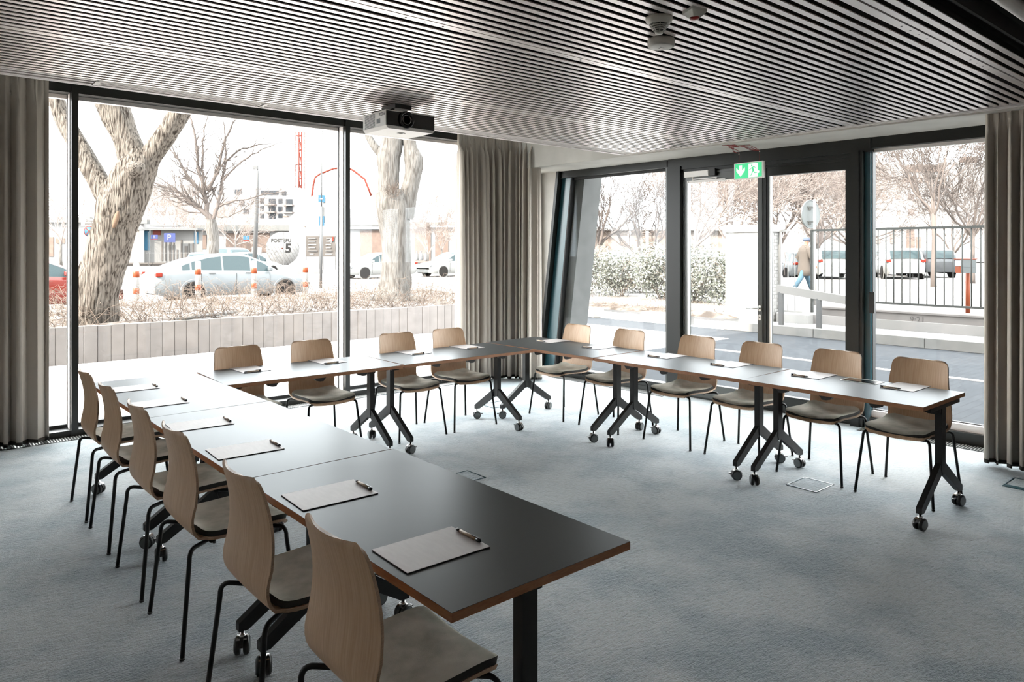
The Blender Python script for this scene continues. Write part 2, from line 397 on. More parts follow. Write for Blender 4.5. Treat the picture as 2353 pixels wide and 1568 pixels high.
d1 = leaf('door_1', 4.075, 5.065, .065, M_FRAME2)
d2 = leaf('door_2', 3.17, 4.07, .062, M_FRAME)
hm = MB()
for zc_ in (1.06, .965):
    pts = []
    for k in range(24):
        th = 2*PI*k/24; pts.append((4.113+.014*math.cos(th), zc_ + .014*math.sin(th) + (.018 if math.sin(th) > 0 else -.018)))
    hm.prism(pts, 'x', -.010, 0, 0, R)
hm.tube([R @ Vector((-.008, 4.113, 1.06)), R @ Vector((-.055, 4.113, 1.06)), R @ Vector((-.062, 4.125, 1.06)), R @ Vector((-.062, 4.24, 1.06))], .009, 10)
hm.build('door_handle', M_ALU, d1)
hm = MB(); rbox(hm, -.012, -.009, 4.108, 4.118, .955, .975); hm.build('keyhole', M_PLASTIC, d1)
# door closer on leaf 1
t = thing('door_closer', 'white overhead door closer with slide arm on the glass door', 'door closer', (0, 0, 0))
c_ = MB(); rbox(c_, -.055, -.008, 4.70, 5.01, 2.50, 2.565); c_.build('body', M_WHITE, t, bevel=.004)
c_ = MB(); rbox(c_, -.05, -.010, 4.62, 4.70, 2.50, 2.575); c_.build('mount', M_PLASTIC, t)
c_ = MB(); rbox(c_, -.03, -.012, 4.51, 4.985, 2.435, 2.462)
for q in (4.53, 4.965): c_.lathe([(.0001, 0), (.004, 0), (.004, .002)], R @ Vector((-.031, q, 2.449)), 8, 1, R.to_3x3().to_4x4() @ Matrix.Rotation(-PI/2, 4, 'Y'))
c_.build('slide_rail', [M_WHITE, M_PLASTIC], t)
c_ = MB(); rbox(c_, -.045, -.035, 4.60, 4.91, 2.468, 2.48); c_.tube([R @ Vector((-.04, 4.905, 2.50)), R @ Vector((-.04, 4.905, 2.46))], .008, 8); c_.tube([R @ Vector((-.04, 4.61, 2.48)), R @ Vector((-.04, 4.61, 2.45))], .006, 8); c_.build('arm', M_WHITE, t)
# window 6 : big fixed pane on the right
f = MB()
rbox(f, -.05, .12, 3.055, 3.085, 0, 2.61); rbox(f, .0, .12, 3.0, 3.055, .0, 2.64, 1)
rbox(f, -.02, .10, .9, 3.0, 2.63, 2.73); rbox(f, .06, .10, .9, 3.0, 2.60, 2.63, 3)
rbox(f, -.03, .10, .9, 3.0, .0, .10); rbox(f, .02, .10, .9, 3.0, .10, .16, 3); rbox(f, .07, .10, .9, 3.0, .16, .168, 2); rbox(f, .03, .10, 2.99, 3.005, .1, 2.6, 2)
w6 = struct(f.build('window_5', [M_FRAME, M_TEAL, M_GASKET, M_TRIM]))
g = MB(); rbox(g, .075, .087, .9, 3.0, .12, 2.62); g.build('glass_pane', M_GLASS, w6)
# entry reader box on the mullion
t = MB(); rbox(t, -.03, -.004, 2.955, 3.005, 1.08, 1.28); rbox(t, -.034, -.03, 2.955, 3.005, 1.10, 1.27)
tag(t.build('card_reader', M_PLASTIC, bevel=.003), 'small black box fixed to the mullion right of the glass doors', 'card reader')

# floor grilles
def grille(label, M, L_, wdt, step=.0125):
    t = thing('floor_grille', label, 'floor grille', group='floor convector grilles')
    a = MB(); a.box(0, L_, 0, .008, -.0, .004, 0, M); a.box(0, L_, wdt-.008, wdt, 0, .004, 0, M); a.box(0, L_, .008, wdt-.008, .0005, .001, 1, M)
    a.build('frame', [M_FRAME, M_BLACK], t)
    b_ = MB(); x = .01
    while x < L_: b_.box(x, x+step*.36, .008, wdt-.008, .001, .006, 0, M); x += step
    b_.build('bars', M_ALU, t)
grille('aluminium floor grille along the foot of the long window wall', Matrix.Translation((-3.0, 7.33, 0)), 9.3, .14, .022)
grille('aluminium floor grille below the large right hand pane beside the doors', R @ Matrix.Translation((-.05, .95, 0)) @ Matrix.Rotation(PI/2, 4, 'Z'), 2.1, .15, .022)
grille('aluminium floor grille below the slanted corner window', R @ Matrix.Translation((-.06, 5.2, 0)) @ Matrix.Rotation(PI/2, 4, 'Z'), 1.8, .16, .022)

# floor boxes
for lab, x0, x1, y0, y1, c in [
    ('square floor box lid with dark rim lying inside the U of tables', 3.02, 3.285, 4.16, 4.385, 0),
    ('square carpeted floor box lid with thin metal rim beside the right tables', 4.81, 5.07, 2.43, 2.65, 1),
    ('floor box lid with wide dark edge near the right curtain', 5.95, 6.23, 1.40, 1.65, 0),
    ('faint square floor box lid behind the corner tables near the bunched curtain', 4.80, 5.08, 5.95, 6.18, 1)]:
    t = thing('floor_box', lab, 'floor box', (x0, y0, 0)); a = MB(); X, Y = x1-x0, y1-y0; r_ = .006
    a.box(0, X, 0, r_, 0, .004); a.box(0, X, Y-r_, Y, 0, .004); a.box(0, r_, 0, Y, 0, .004); a.box(X-r_, X, 0, Y, 0, .004)
    if not c: a.box(r_, .06, Y*.35, Y-r_, 0, .003)
    a.build('rim', M_TEAL, t)
    a = MB(); a.box(r_+.004, X-r_-.004, r_+.004, Y-r_-.004, 0, .002); a.build('lid', M_CARPET, t)

# ---------------------------------------------------------------- curtains
def curtain(name, label, pts, z0, z1, folds, amp, hdr, seed):
    rnd = random.Random(seed)
    P_ = [Vector((p[0], p[1], 0)) for p in pts]
    cum = [0]
    for a, b in zip(P_, P_[1:]): cum.append(cum[-1]+(b-a).length)
    T_ = cum[-1]
    def at(s):
        s = max(0, min(T_, s))
        for i in range(len(P_)-1):
            if s <= cum[i+1]+1e-9:
                f_ = (s-cum[i])/(cum[i+1]-cum[i]); d = (P_[i+1]-P_[i]).normalized()
                # soft corner
                return P_[i].lerp(P_[i+1], f_), Vector((d.y, -d.x, 0))
    nf = folds; bounds = [0]
    for i in range(nf): bounds.append(bounds[-1] + rnd.uniform(.55, 1.5))
    bounds = [b/bounds[-1] for b in bounds]; amps = [rnd.uniform(.65, 1.2) for _ in range(nf)]; sh = [rnd.uniform(-.2, .2) for _ in range(nf)]
    cols = nf*14; zs = [z1, z1-.02, z1-.05, z1-.09, z1-.14, z1-.25, z1-.5, z1-.9, (z0+z1)/2, z0+.9, z0+.4, z0+.03, z0]
    def surf(u, j):
        z = zs[j]; h = (z1-z)/(z1-z0)
        k = 0
        while k < nf-1 and u > bounds[k+1]: k += 1
        ph = (u-bounds[k])/(bounds[k+1]-bounds[k])
        e = amps[k]*amp*(.35+.65*min(1, (z1-z)/.3))*(1+.25*h)
        off = e*math.sin(2*PI*ph)
        off += .25*e*math.sin(4*PI*ph+sh[k]*6)
        if z > z1-.16: off = off*.5 + .010*math.sin(2*PI*u*nf*3.1)
        p, n = at((u + sh[k]*.012*h*math.sin(PI*ph))*T_)
        lat = .36*e*math.sin(4*PI*ph)
        return Vector((p.x, p.y, z)) + n*off + Vector((-n.y, n.x, 0))*lat
    m_ = MB(); W = len(zs)
    g = [[surf(i/cols, j) for j in range(W)] for i in range(cols+1)]
    vs = [v for r in g for v in r]
    m_.add(vs, [(i*W+j, (i+1)*W+j, (i+1)*W+j+1, i*W+j+1) for i in range(cols) for j in range(W-2)], 0, True)
    fab = m_.build('fabric', M_CURT); s_ = fab.modifiers.new('thickness', 'SOLIDIFY'); s_.thickness = .003
    h_ = MB(); h_.add(vs, [(i*W+j, (i+1)*W+j, (i+1)*W+j+1, i*W+j+1) for i in range(cols) for j in (W-2,)], 0, True)
    hem = h_.build('hem', M_HEM); s_ = hem.modifiers.new('thickness', 'SOLIDIFY'); s_.thickness = .005
    tr = MB(); tr.tube([(p.x, p.y, z1+.012) for p in P_], .012, 6); rail = tr.build('rail', M_TRIM)
    t = thing(name, label, 'curtain', group='floor length curtains')
    for o in (fab, hem, rail): o.parent = t
    return t
def arc(a, b, c, n=8):
    return [((1-t)**2*a[0]+2*t*(1-t)*b[0]+t*t*c[0], (1-t)**2*a[1]+2*t*(1-t)*b[1]+t*t*c[1]) for t in [i/n for i in range(n+1)]]
curtain('curtain', 'taupe curtain hanging at the far left edge of the long window', [(-2.2, 7.40), (1.00, 7.40)], .02, 3.15, 28, .075, .1, 4)
curtain('curtain', 'bunched taupe curtain in the corner between the two window walls', [(5.37, 7.38)] + arc((5.75, 7.38), (6.2, 7.36), (6.20, 6.80)), .02, 3.15, 14, .085, .1, 9)
curtain('curtain', 'taupe curtain at the right edge beside the large fixed pane', [(6.47, 1.90), (6.52, .2)], .025, 2.80, 20, .068, .1, 3)
# ---------------------------------------------------------------- chair
PROF = [(.222, .413), (.217, .428), (.200, .437), (.15, .441), (.05, .437), (-.06, .434), (-.125, .440), (-.170, .460), (-.200, .497), (-.213, .545), (-.210, .60), (-.203, .66), (-.203, .72), (-.211, .78), (-.224, .835), (-.236, .875), (-.2395, .888), (-.241, .897)]
def prof_at(t):
    n = len(PROF)-1; x = t*n; i = min(int(x), n-1); f = x-i
    p0 = PROF[max(i-1, 0)]; p1 = PROF[i]; p2 = PROF[i+1]; p3 = PROF[min(i+2, n)]
    return tuple(.5*((2*b)+(-a+c)*f+(2*a-5*b+4*c-d)*f*f+(-a+3*b-3*c+d)*f**3) for a, b, c, d in zip(p0, p1, p2, p3))
def half_w(t):
    x, z = prof_at(t)
    if z < .46 and x > -.15: w_ = .205 + .006*(x < 0)
    elif z < .60: w_ = .208
    else: w_ = .208 - (z-.60)*.095
    if z > .857: q = min(1, (z-.857)/.040); w_ -= .040*(1-math.sqrt(max(0, 1-q*q)))
    if x > .185: q = min(1, (x-.185)/.037); w_ -= .035*(1-math.sqrt(max(0, 1-q*q)))
    return w_
def make_chair():
    t = thing('chair', 'x', 'chair')
    def S(u, v):
        w_ = half_w(v); x, z = prof_at(v); s = (u-.5)*2
        dish = (.028 if z > .60 else .028*max(0, (z-.45)/.15)) * s*s
        sd = .012*(s*s) if z < .45 else 0
        return (x + dish, -s*w_, z + sd)
    a = MB(); a.sheet(S, 14, 34, .011, 0, 1, 0); a.build('shell', [M_WOOD, M_PLYEDGE], t)
    def T(u, v):
        s = (u-.5)*2; vv = .045+v*.375; x, z = prof_at(vv); w_ = min(half_w(vv), .205)-.004
        if v > .86: q = (v-.86)/.14; w_ -= .05*(1-math.sqrt(max(0, 1-q*q)))
        if v < .12: q = (.12-v)/.12; w_ -= .03*(1-math.sqrt(max(0, 1-q*q)))
        return (x+.004, s*w_, z+.017+.012*s*s)
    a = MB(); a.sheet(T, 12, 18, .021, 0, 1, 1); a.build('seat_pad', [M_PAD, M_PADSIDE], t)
    # frame under the seat
    a = MB(); a.tube([(.13, -.15, .418), (.13, .15, .418)], .009, 8); a.tube([(-.10, -.15, .418), (-.10, .15, .418)], .009, 8); a.tube([(.13, 0, .416), (-.10, 0, .416)], .011, 8)
    a.build('seat_frame', M_STEEL, t)
    for sx in (1, -1):
        for s in (1, -1):
            x1 = .20 if sx > 0 else -.205
            a = MB()
            p0 = Vector((.13 if sx > 0 else -.10, s*.12, .418)); p1 = Vector((x1, s*.208, .426)); p2 = Vector((.247*sx, s*.247, .012))
            c1 = p1 + Vector((0, s*.006, 0))
            pts = [p0, p0.lerp(p1, .6)]
            q0 = p0.lerp(p1, .7); q2 = p1.lerp(p2, .12)
            for i in range(7):
                f = i/6; pts.append((1-f)**2*q0 + 2*f*(1-f)*(p1+Vector((.006*sx, s*.006, .004))) + f*f*q2)
            pts.append(p2)
            a.tube(pts, .0092, 10); lg = a.build('leg', M_STEEL, t)
            g = MB(); g.lathe([(.006, .016), (.0065, .010), (.011, .009), (.011, .003), (.008, 0)], (p2.x, p2.y, 0), 12, 0)
            g.build('glide', M_PLASTIC, lg)
    return t
chair0 = make_chair()
chairs = []
def place_chair(x, y, rz, label, group):
    c = chair0 if not chairs else copy_tree(chair0)
    c.location = (x, y, 0); c.rotation_euler = (0, 0, rz); c['label'] = label; c['group'] = group; chairs.append(c)
gl, gm, gr = 'chairs along the left table row', 'chairs along the table row by the long window', 'chairs along the table row by the glass doors'
for (y, l) in zip([5.30, 4.685, 3.985, 3.345, 2.545, 1.835], [
    'oak shell chair at the far end of the left row, farthest from the viewer', 'oak shell chair second from the far end of the left row',
    'oak shell chair in the left row, third from the far end', 'oak shell chair in the left row, third from the near end',
    'oak shell chair second nearest the viewer in the left row', 'oak shell chair nearest the viewer, seat showing under the table corner']):
    place_chair(1.125, y, 0, l, gl)
for (x, l) in zip([2.075, 2.70, 3.545, 4.13], [
    'oak chair beside the inner corner where the left and middle rows meet', 'oak chair just left of the dark window mullion, middle row',
    'oak chair just right of the window mullion, below the projector', 'oak chair next to the bunched curtain in the middle row']):
    place_chair(x, 5.63, -PI/2, l, gm)
for (x, y, l) in [(5.175, 5.275, 'pale lit oak chair at the corner, in front of the slanted window'), (5.21, 4.605, 'pale oak chair before the corner pane, left of the door mullion'),
    (5.262, 3.862, 'pale oak chair in front of the left glass door leaf'), (5.278, 3.238, 'oak chair in front of the meeting stiles of the doors'),
    (5.295, 2.612, 'darker oak chair before the mullion right of the doors'), (5.288, 2.022, 'dark brown oak chair at the right end of the row, nearest the right curtain')]:
    place_chair(x, y, PI, l, gr)

# ---------------------------------------------------------------- tables
def caster_mesh():
    a = MB()
    My = Matrix.Rotation(PI/2, 4, 'X')
    for s in (-1, 1):
        a.lathe([(.010, -.011), (.030, -.011), (.037, -.007), (.037, .006), (.033, .011)], (0, s*.017, .037), 20, 0, My)
        a.lathe([(.0001, 0), (.027, 0), (.029, .002)] if s < 0 else [(.029, -.002), (.027, 0), (.0001, 0)], (0, s*.0285, .037), 18, 1, My)
    # hood and stem
    pts = [(math.cos(th)*.040-.002, math.sin(th)*.040) for th in [math.radians(q) for q in range(20, 171, 15)]] + [(-.02, -.005), (.01, 0)]
    a.prism([(p[0], p[1]+.037) for p in pts], 'y', -.007, .007, 0)
    a.prism([(math.cos(math.radians(q))*.0405, math.sin(math.radians(q))*.0405+.037) for q in range(50, 131, 10)] + [(-.012, .062), (.012, .062)], 'y', -.020, .020, 2)
    a.lathe([(.014, .070), (.014, .082), (.008, .084), (.008, .100)], (0, 0, 0), 12, 2)
    a.box(.030, .056, -.010, .010, .046, .052, 0)
    return a
cast_me = caster_mesh().mesh('caster', [M_CASTER, M_CASTER_DISC, M_CHROME])
random.seed(5)
def make_table(label, cx, cy, rz, L_, lx, W_=.70, box=False):
    t = thing('folding_table', label, 'table', (cx, cy, 0), rz, 'folding tables set in a U')
    H = .74; th = .026
    a = MB(); a.box(-L_/2+.0015, L_/2-.0015, -W_/2+.0015, W_/2-.0015, H-.0012, H, 0); a.box(-L_/2+.001, L_/2-.001, -W_/2+.001, W_/2-.001, H-th, H-.0012, 1)
    a.build('tabletop', [M_TOP, M_EDGE], t)
    a = MB(); a.box(lx[0]+.02, lx[1]-.02, -.045, -.005, H-th-.055, H-th-.008); a.box(lx[0]+.02, lx[1]-.02, .03, .045, H-th-.03, H-th-.004); a.build('crossbar', M_STEEL, t)
    for x in lx:
        s = -1 if x < 0 else 1
        a = MB(); a.box(x-.032, x+.032, -.24, .24, H-th-.022, H-th); a.cbox((x-s*.02, 0, H-th-.04), (.07, .11, .05)); a.build('bracket', M_STEEL, t)
        a = MB()
        a.prism([(-.030, .30), (-.022, .272), (.022, .272), (.030, .30), (.030, H-th-.02), (-.030, H-th-.02)], 'x', x-.021, x+.021)
        for q in (-1, 1):
            d = [(q*.012, .285), (q*.030, .345), (q*.340, .135), (q*.340, .100), (q*.300, .100), (q*.022, .272)]
            a.prism(d if q < 0 else d[::-1], 'x', x-.017, x+.017)
        lg = a.build('leg', M_STEEL, t, bevel=.0025)
        for q in (-1, 1):
            c = bpy.data.objects.new('caster', cast_me); COL.objects.link(c); c.parent = lg
            c.location = (x, q*.320, 0); c.rotation_euler = (0, 0, random.uniform(0, 2*PI))
    for (x, y) in ((-.36, .30), (.36, .30), (-.36, -.30), (.36, -.30), (0, .31), (0, -.31)):
        a = MB(); x *= L_/1.4
        a.prism([(x-.05, H-th), (x-.035, H-th-.022), (x-.006, H-th-.030), (x+.022, H-th-.030), (x+.034, H-th-.012), (x+.05, H-th)], 'y', y-.017, y+.017)
        a.build('bumper', M_PLASTIC, t)
    if box:
        a = MB(); a.box(.02, .16, -.20, .06, H, H+.003, 0, Matrix.Translation((0, 0, 0)))
        a.build('x', M_ALU, t)
    return t
rl = math.radians
make_table('dark topped folding table nearest the viewer, its end jutting into the room', 1.416, 2.21, rl(90.4), 1.42, (-.60, .58))
make_table('dark folding table in the middle of the left row', 1.396, 3.634, rl(90.5), 1.42, (-.64, .53))
make_table('dark folding table at the far end of the left row, below the big pane', 1.374, 5.058, rl(90.9), 1.42, (-.65, .55))
make_table('dark folding table joining the left row, between it and the window mullion', 2.424, 5.385, rl(-1.3), 1.395, (-.55, .72-.13), .70)
make_table('dark folding table in front of the bunched curtain, ending at the inner corner', 3.828, 5.372, rl(-.2), 1.395, (-.625, .55))
make_table('dark folding table at the corner in front of the slanted window', 4.910, 5.040, rl(91.6), 1.445, (-.70, .50))
make_table('dark folding table in front of the door mullion, middle of the right row', 4.945, 3.595, rl(91.6), 1.41, (-.64, .55))
make_table('dark folding table at the right end with a flush power hatch in its top', 4.955, 2.280, rl(90.2), 1.21, (-.575, .515))
# flush power hatch
t = thing('power_hatch', 'flush aluminium socket hatch set in the right end tabletop', 'power socket', (5.20, 2.295, .74), 0)
a = MB(); X, Y = .155, .25
a.box(-X/2, X/2, -Y/2, -Y/2+.008, 0, .003); a.box(-X/2, X/2, Y/2-.008, Y/2, 0, .003); a.box(-X/2, -X/2+.008, -Y/2, Y/2, 0, .003); a.box(X/2-.008, X/2, -Y/2, Y/2, 0, .003); a.build('rim', M_ALU, t)
a = MB(); a.box(-X/2+.012, X/2-.012, -Y/2+.012, Y/2-.012, 0, .002); a.box(-X/2+.02, -X/2+.028, -Y/2+.02, Y/2-.03, .002, .006); a.build('lid', M_LENS, t)

# ---------------------------------------------------------------- notebooks and pens
def make_note():
    t = thing('notebook', 'x', 'notebook')
    a = MB(); a.box(-.148, .148, -.105, .105, .0022, .0038); a.build('cover', M_NOTE, t)
    a = MB(); a.box(-.1475, .1475, -.1045, .1045, 0, .0022); a.build('pages', M_PAGES, t)
    return t
def make_pen():
    t = thing('pen', 'x', 'pen')
    a = MB(); a.tube([(-.045, 0, .0055), (.045, 0, .0055)], .0052, 12); a.build('barrel', M_PEN, t)
    a = MB(); a.tube([(.045, 0, .0055), (.060, 0, .0055), (.070, 0, .0045)], [.0055, .0045, .0012], 12); a.build('tip', M_PENBLK, t); a = MB(); a.tube([(-.045, 0, .0055), (-.064, 0, .0055)], [.0055, .0052], 12); a.build('cap', M_PENBLK, t)
    a = MB(); a.box(-.064, -.022, -.0015, .0015, .0105, .013); a.build('clip', M_PENBLK, t)
    return t
note0 = make_note(); pen0 = make_pen(); nn = []
def note(x, y, rz, dx, dy, prz, lab, grp, pdz=.0038, sx=1.0):
    """notebook centre, its pen offset in notebook axes"""
    n = note0 if not nn else copy_tree(note0); p = pen0 if not nn else copy_tree(pen0); nn.append(n)
    n.location = (x, y, .74); n.rotation_euler = (0, 0, rz)
    c, s = math.cos(rz), math.sin(rz)
    p.location = (x+dx*c-dy*s, y+dx*s+dy*c, .74+pdz); p.rotation_euler = (0, 0, rz+prz)
    n['label'] = 'grey notebook ' + lab; p['label'] = 'black tipped beige pen on the notebook ' + lab
    n['group'] = 'notebooks ' + grp; p['group'] = 'pens ' + grp
L1 = ['at the far end of the left row', 'second from the far end of the left row', 'third from the far end of the left row', 'third from the near end of the left row', 'second nearest the viewer', 'nearest the viewer, by the table end']
for (x, y, rz, lab) in zip([1.195, 1.205, 1.222, 1.226, 1.243, 1.255], [5.335, 4.72, 4.0, 3.355, 2.525, 1.862], [-.03, -.05, -.05, -.04, -.03, -.02], L1):
    note(x, y, rz, .140, .0, PI/2, lab, 'on the left row')
for (x, y, rz, lab) in zip([2.085, 2.735, 3.57, 4.165], [5.60, 5.60, 5.59, 5.573], [PI/2+.03, PI/2+.01, PI/2, PI/2], ['by the inner corner', 'left of the window mullion', 'below the projector, right of the mullion', 'in front of the bunched curtain']):
    note(x, y, rz, -.140, .035, PI/2, lab, 'on the middle row')
for (x, y, rz, lab) in zip([5.122, 5.135, 5.142, 5.158, 5.178, 5.198], [5.37, 4.735, 3.945, 3.315, 2.63, 2.002], [PI, PI, PI, PI, PI, PI], ['at the corner before the slanted window', 'before the corner pane', 'before the left door leaf', 'before the meeting stiles of the doors', 'left of the power hatch', 'at the right end of the row']):
    note(x, y, rz, .136, -.045, PI/2+.0, lab, 'on the right row')

# ---------------------------------------------------------------- ceiling mounted things
t = thing('projector', 'white ceiling projector with black front and side vents', 'projector', (2.87, 4.69, 2.545))
a = MB(); W_, D_, H_ = .42, .335, .135
# shell: wedge underside
pts = [(-W_/2, .0), (W_/2, .0), (W_/2, H_), (-W_/2, H_)]
a.box(-W_/2, W_/2, -D_/2+.006, D_/2, .022, H_); a.prism([(-W_/2, .022), (-W_/2+.02, .0), (W_/2-.02, .0), (W_/2, .022)], 'y', -D_/2, D_/2)
a.box(-W_/2, -W_/2+.004, -D_/2, -D_/2+.006, .022, H_); a.box(-W_/2, W_/2, -D_/2, -D_/2+.006, H_-.008, H_)
a.build('housing', M_WHITE, t, bevel=.004)
a = MB(); a.box(-W_/2+.004, W_/2-.004, -D_/2-.003, -D_/2+.008, .024, H_-.008); a.build('front_panel', M_LENS, t, bevel=.002)
a = MB(); Mx = Matrix.Rotation(PI/2, 4, 'X'); a.lathe([(.062, 0), (.062, .018), (.056, .022), (.046, .020), (.040, .006), (.0001, .004)], (-.045, -D_/2, .075), 32, 0, Mx)
a.lathe([(.033, .014), (.034, .016), (.036, .014)], (-.045, -D_/2, .075), 32, 1, Mx); a.build('lens', [M_LENS, M_CHROME], t)
a = MB()
for i in range(12):
    for j in range(9): a.box(-W_/2-.0015, -W_/2+.002, .0+j*.017-.01, .0+j*.017+.002, .026+i*.0083, .030+i*.0083)
for i in range(3):
    for j in range(4): a.box(-W_/2-.0015, -W_/2+.002, -.155+j*.022, -.155+j*.022+.017, .098+i*.0083, .102+i*.0083)
a.box(-W_/2-.001, -W_/2+.002, -.085, -.035, .045, .08)
a.build('side_vents', M_PLASTIC, t)
a = MB(); a.lathe([(.032, -.001), (.030, -.003), (.018, -.003), (.017, -.001)], (.0, -.03, 0), 24); a.build('foot', M_TRIM, t)
a = MB(); a.box(-.08, .06, -.08, .12, H_+.04, .19+.015); a.tube([(-.06, .0, H_), (-.06, .0, .2)], .02, 10); a.tube([(-.18, .12, H_), (-.15, .1, .16), (-.06, .05, .18)], .006, 6); a.tube([(.1, -.1, H_), (.12, -.08, .150), (.17, -.09, .148), (.19, -.11, H_)], .004, 6)
a.build('ceiling_mount', M_PLASTIC, t)

t = thing('smoke_detector', 'cone shaped white smoke detector with slotted cage, between two other ceiling sensors', 'smoke detector', (2.700, 2.120, ZC))
a = MB(); a.lathe([(.062, 0), (.063, -.012), (.060, -.020), (.050, -.030), (.044, -.034)], n=32); a.build('base', M_OFFW, t)
a = MB()
for (r_, z) in ((.044, -.040), (.037, -.048), (.031, -.056), (.024, -.064)): a.lathe([(r_-.003, z), (r_, z), (r_, z-.0025), (r_-.003, z-.0025)], n=28)
for k in range(8):
    th = 2*PI*k/8; a.tube([(.046*math.cos(th), .046*math.sin(th), -.033), (.018*math.cos(th), .018*math.sin(th), -.073)], .0018, 5)
a.lathe([(.020, -.070), (.018, -.076), (.0001, -.078)], n=20); a.build('cage', M_OFFW, t)
a = MB(); a.lathe([(.040, -.030), (.015, -.070), (.0001, -.071)], n=20); a.build('core', M_PLASTIC, t)
t = thing('ceiling_sensor', 'flat round white drum sensor on the ceiling below the smoke detector', 'sensor', (2.985, 2.330, ZC))
a = MB(); a.lathe([(.066, 0), (.069, -.006), (.069, -.034), (.066, -.040), (.055, -.0425), (.0001, -.044)], n=40); a.build('body', M_OFFW, t)
a = MB()
for k in range(3): a.box(-.001, .001, .004, .016, -.0455, -.0435, 0, Matrix.Rotation(k*2*PI/3, 4, 'Z'))
a.build('mark', M_PLASTIC, t)
t = thing('fire_beacon', 'small diamond shaped white ceiling alarm with a red lens', 'alarm', (2.745, 1.955, ZC))
a = MB(); mm = Matrix.Rotation(.5, 4, 'Z')
a.prism([(-.075, 0), (0, -.055), (.075, 0), (0, .055)], 'z', -.012, 0, 0, mm); 
a.add([mm @ Vector(v) for v in [(-.075,0,-.012),(0,-.055,-.012),(.075,0,-.012),(0,.055,-.012),(-.03,0,-.034),(0,-.028,-.034),(.03,0,-.034),(0,.028,-.034)]], [(0,4,5,1),(1,5,6,2),(2,6,7,3),(3,7,4,0),(4,7,6,5)])
a.build('body', M_OFFW, t, bevel=.003)
a = MB(); a.lathe([(.024, -.033), (.020, -.040), (.0001, -.043)], n=20); a.build('lens', M_RED, t)

# exit sign hanging from the beam
SX = wx(4)-.36
t = thing('exit_sign', 'green emergency exit sign with down arrow and running figure', 'exit sign', (SX, 4.03, 2.398), RW)
a = MB(); a.box(.0, .032, -.168, .168, 0, .168); a.build('housing', M_WHITE, t, bevel=.003)
a = MB(); a.box(-.0015, .0005, -.156, .156, .010, .158); a.build('green_panel', M_GREEN, t)
# pictograms, drawn with +y towards the left of the picture
a = MB()
def pp(poly, d0=-.0032, d1=-.001, m=0): a.prism([(p[0], p[1]) for p in poly], 'x', d0, d1, m)
a_y = .088
pp([(a_y+.017, .142), (a_y-.017, .142), (a_y-.017, .088), (a_y-.050, .118), (a_y-.050, .085), (a_y, .026), (a_y+.050, .085), (a_y+.050, .118), (a_y+.017, .088)])
pp([(-.005, .012), (-.005, .150), (-.112, .150), (-.112, .076), (-.128, .070), (-.128, .052), (-.112, .046), (-.108, .012)])
a.build('white_pictogram', M_SIGNW, t)
a = MB()
def limb(p, q, r1, r2):
    v = (q[0]-p[0], q[1]-p[1]); l = math.hypot(*v); n_ = (-v[1]/l, v[0]/l)
    a.prism([(p[0]+n_[0]*r1, p[1]+n_[1]*r1), (p[0]-n_[0]*r1, p[1]-n_[1]*r1), (q[0]-n_[0]*r2, q[1]-n_[1]*r2), (q[0]+n_[0]*r2, q[1]+n_[1]*r2)], 'x', -.0045, -.003)
a.prism([(-.043+.008*math.cos(2*PI*k/14), .130+.008*math.sin(2*PI*k/14)) for k in range(14)], 'x', -.0045, -.003)
limb((-.050, .113), (-.062, .078), .010, .008); limb((-.048, .114), (-.032, .094), .004, .003); limb((-.032, .094), (-.010, .090), .003, .002)
limb((-.055, .115), (-.078, .112), .004, .003); limb((-.078, .112), (-.088, .095), .003, .002)
limb((-.060, .080), (-.044, .050), .006, .004); limb((-.044, .050), (-.032, .026), .004, .003)
limb((-.062, .082), (-.074, .054), .006, .004); limb((-.074, .054), (-.105, .054), .004, .002)
a.build('running_figure', M_GREEN, t)
a = MB()
for y_ in (.12, -.12): a.tube([(.016, y_, .168), (.016, y_, .268)], .0022, 6, 0); a.lathe([(.004, .258), (.006, .264), (.004, .270)], (.016, y_, 0), 8, 1); a.tube([(.016, y_, .268), (.016, y_, .335)], .001, 5, 1)
rr = random.Random(2)
for k in range(7):
    p = [Vector((.016, .12 if k % 2 else -.12, .268))]; tx = -.30 if k < 5 else -.22
    for i in range(1, 7): f = i/6; p.append(Vector((.016+f*tx+rr.uniform(-.012, .012), (.12 if k % 2 else -.12)*(1-f)+rr.uniform(-.05, .06)+.05*f, .275+min(1, f*2)*.045+rr.uniform(-.004, .004))))
    a.tube(p, .003, 5, 0)
a.build('red_cables', [M_REDCABLE, M_WHITE], t)
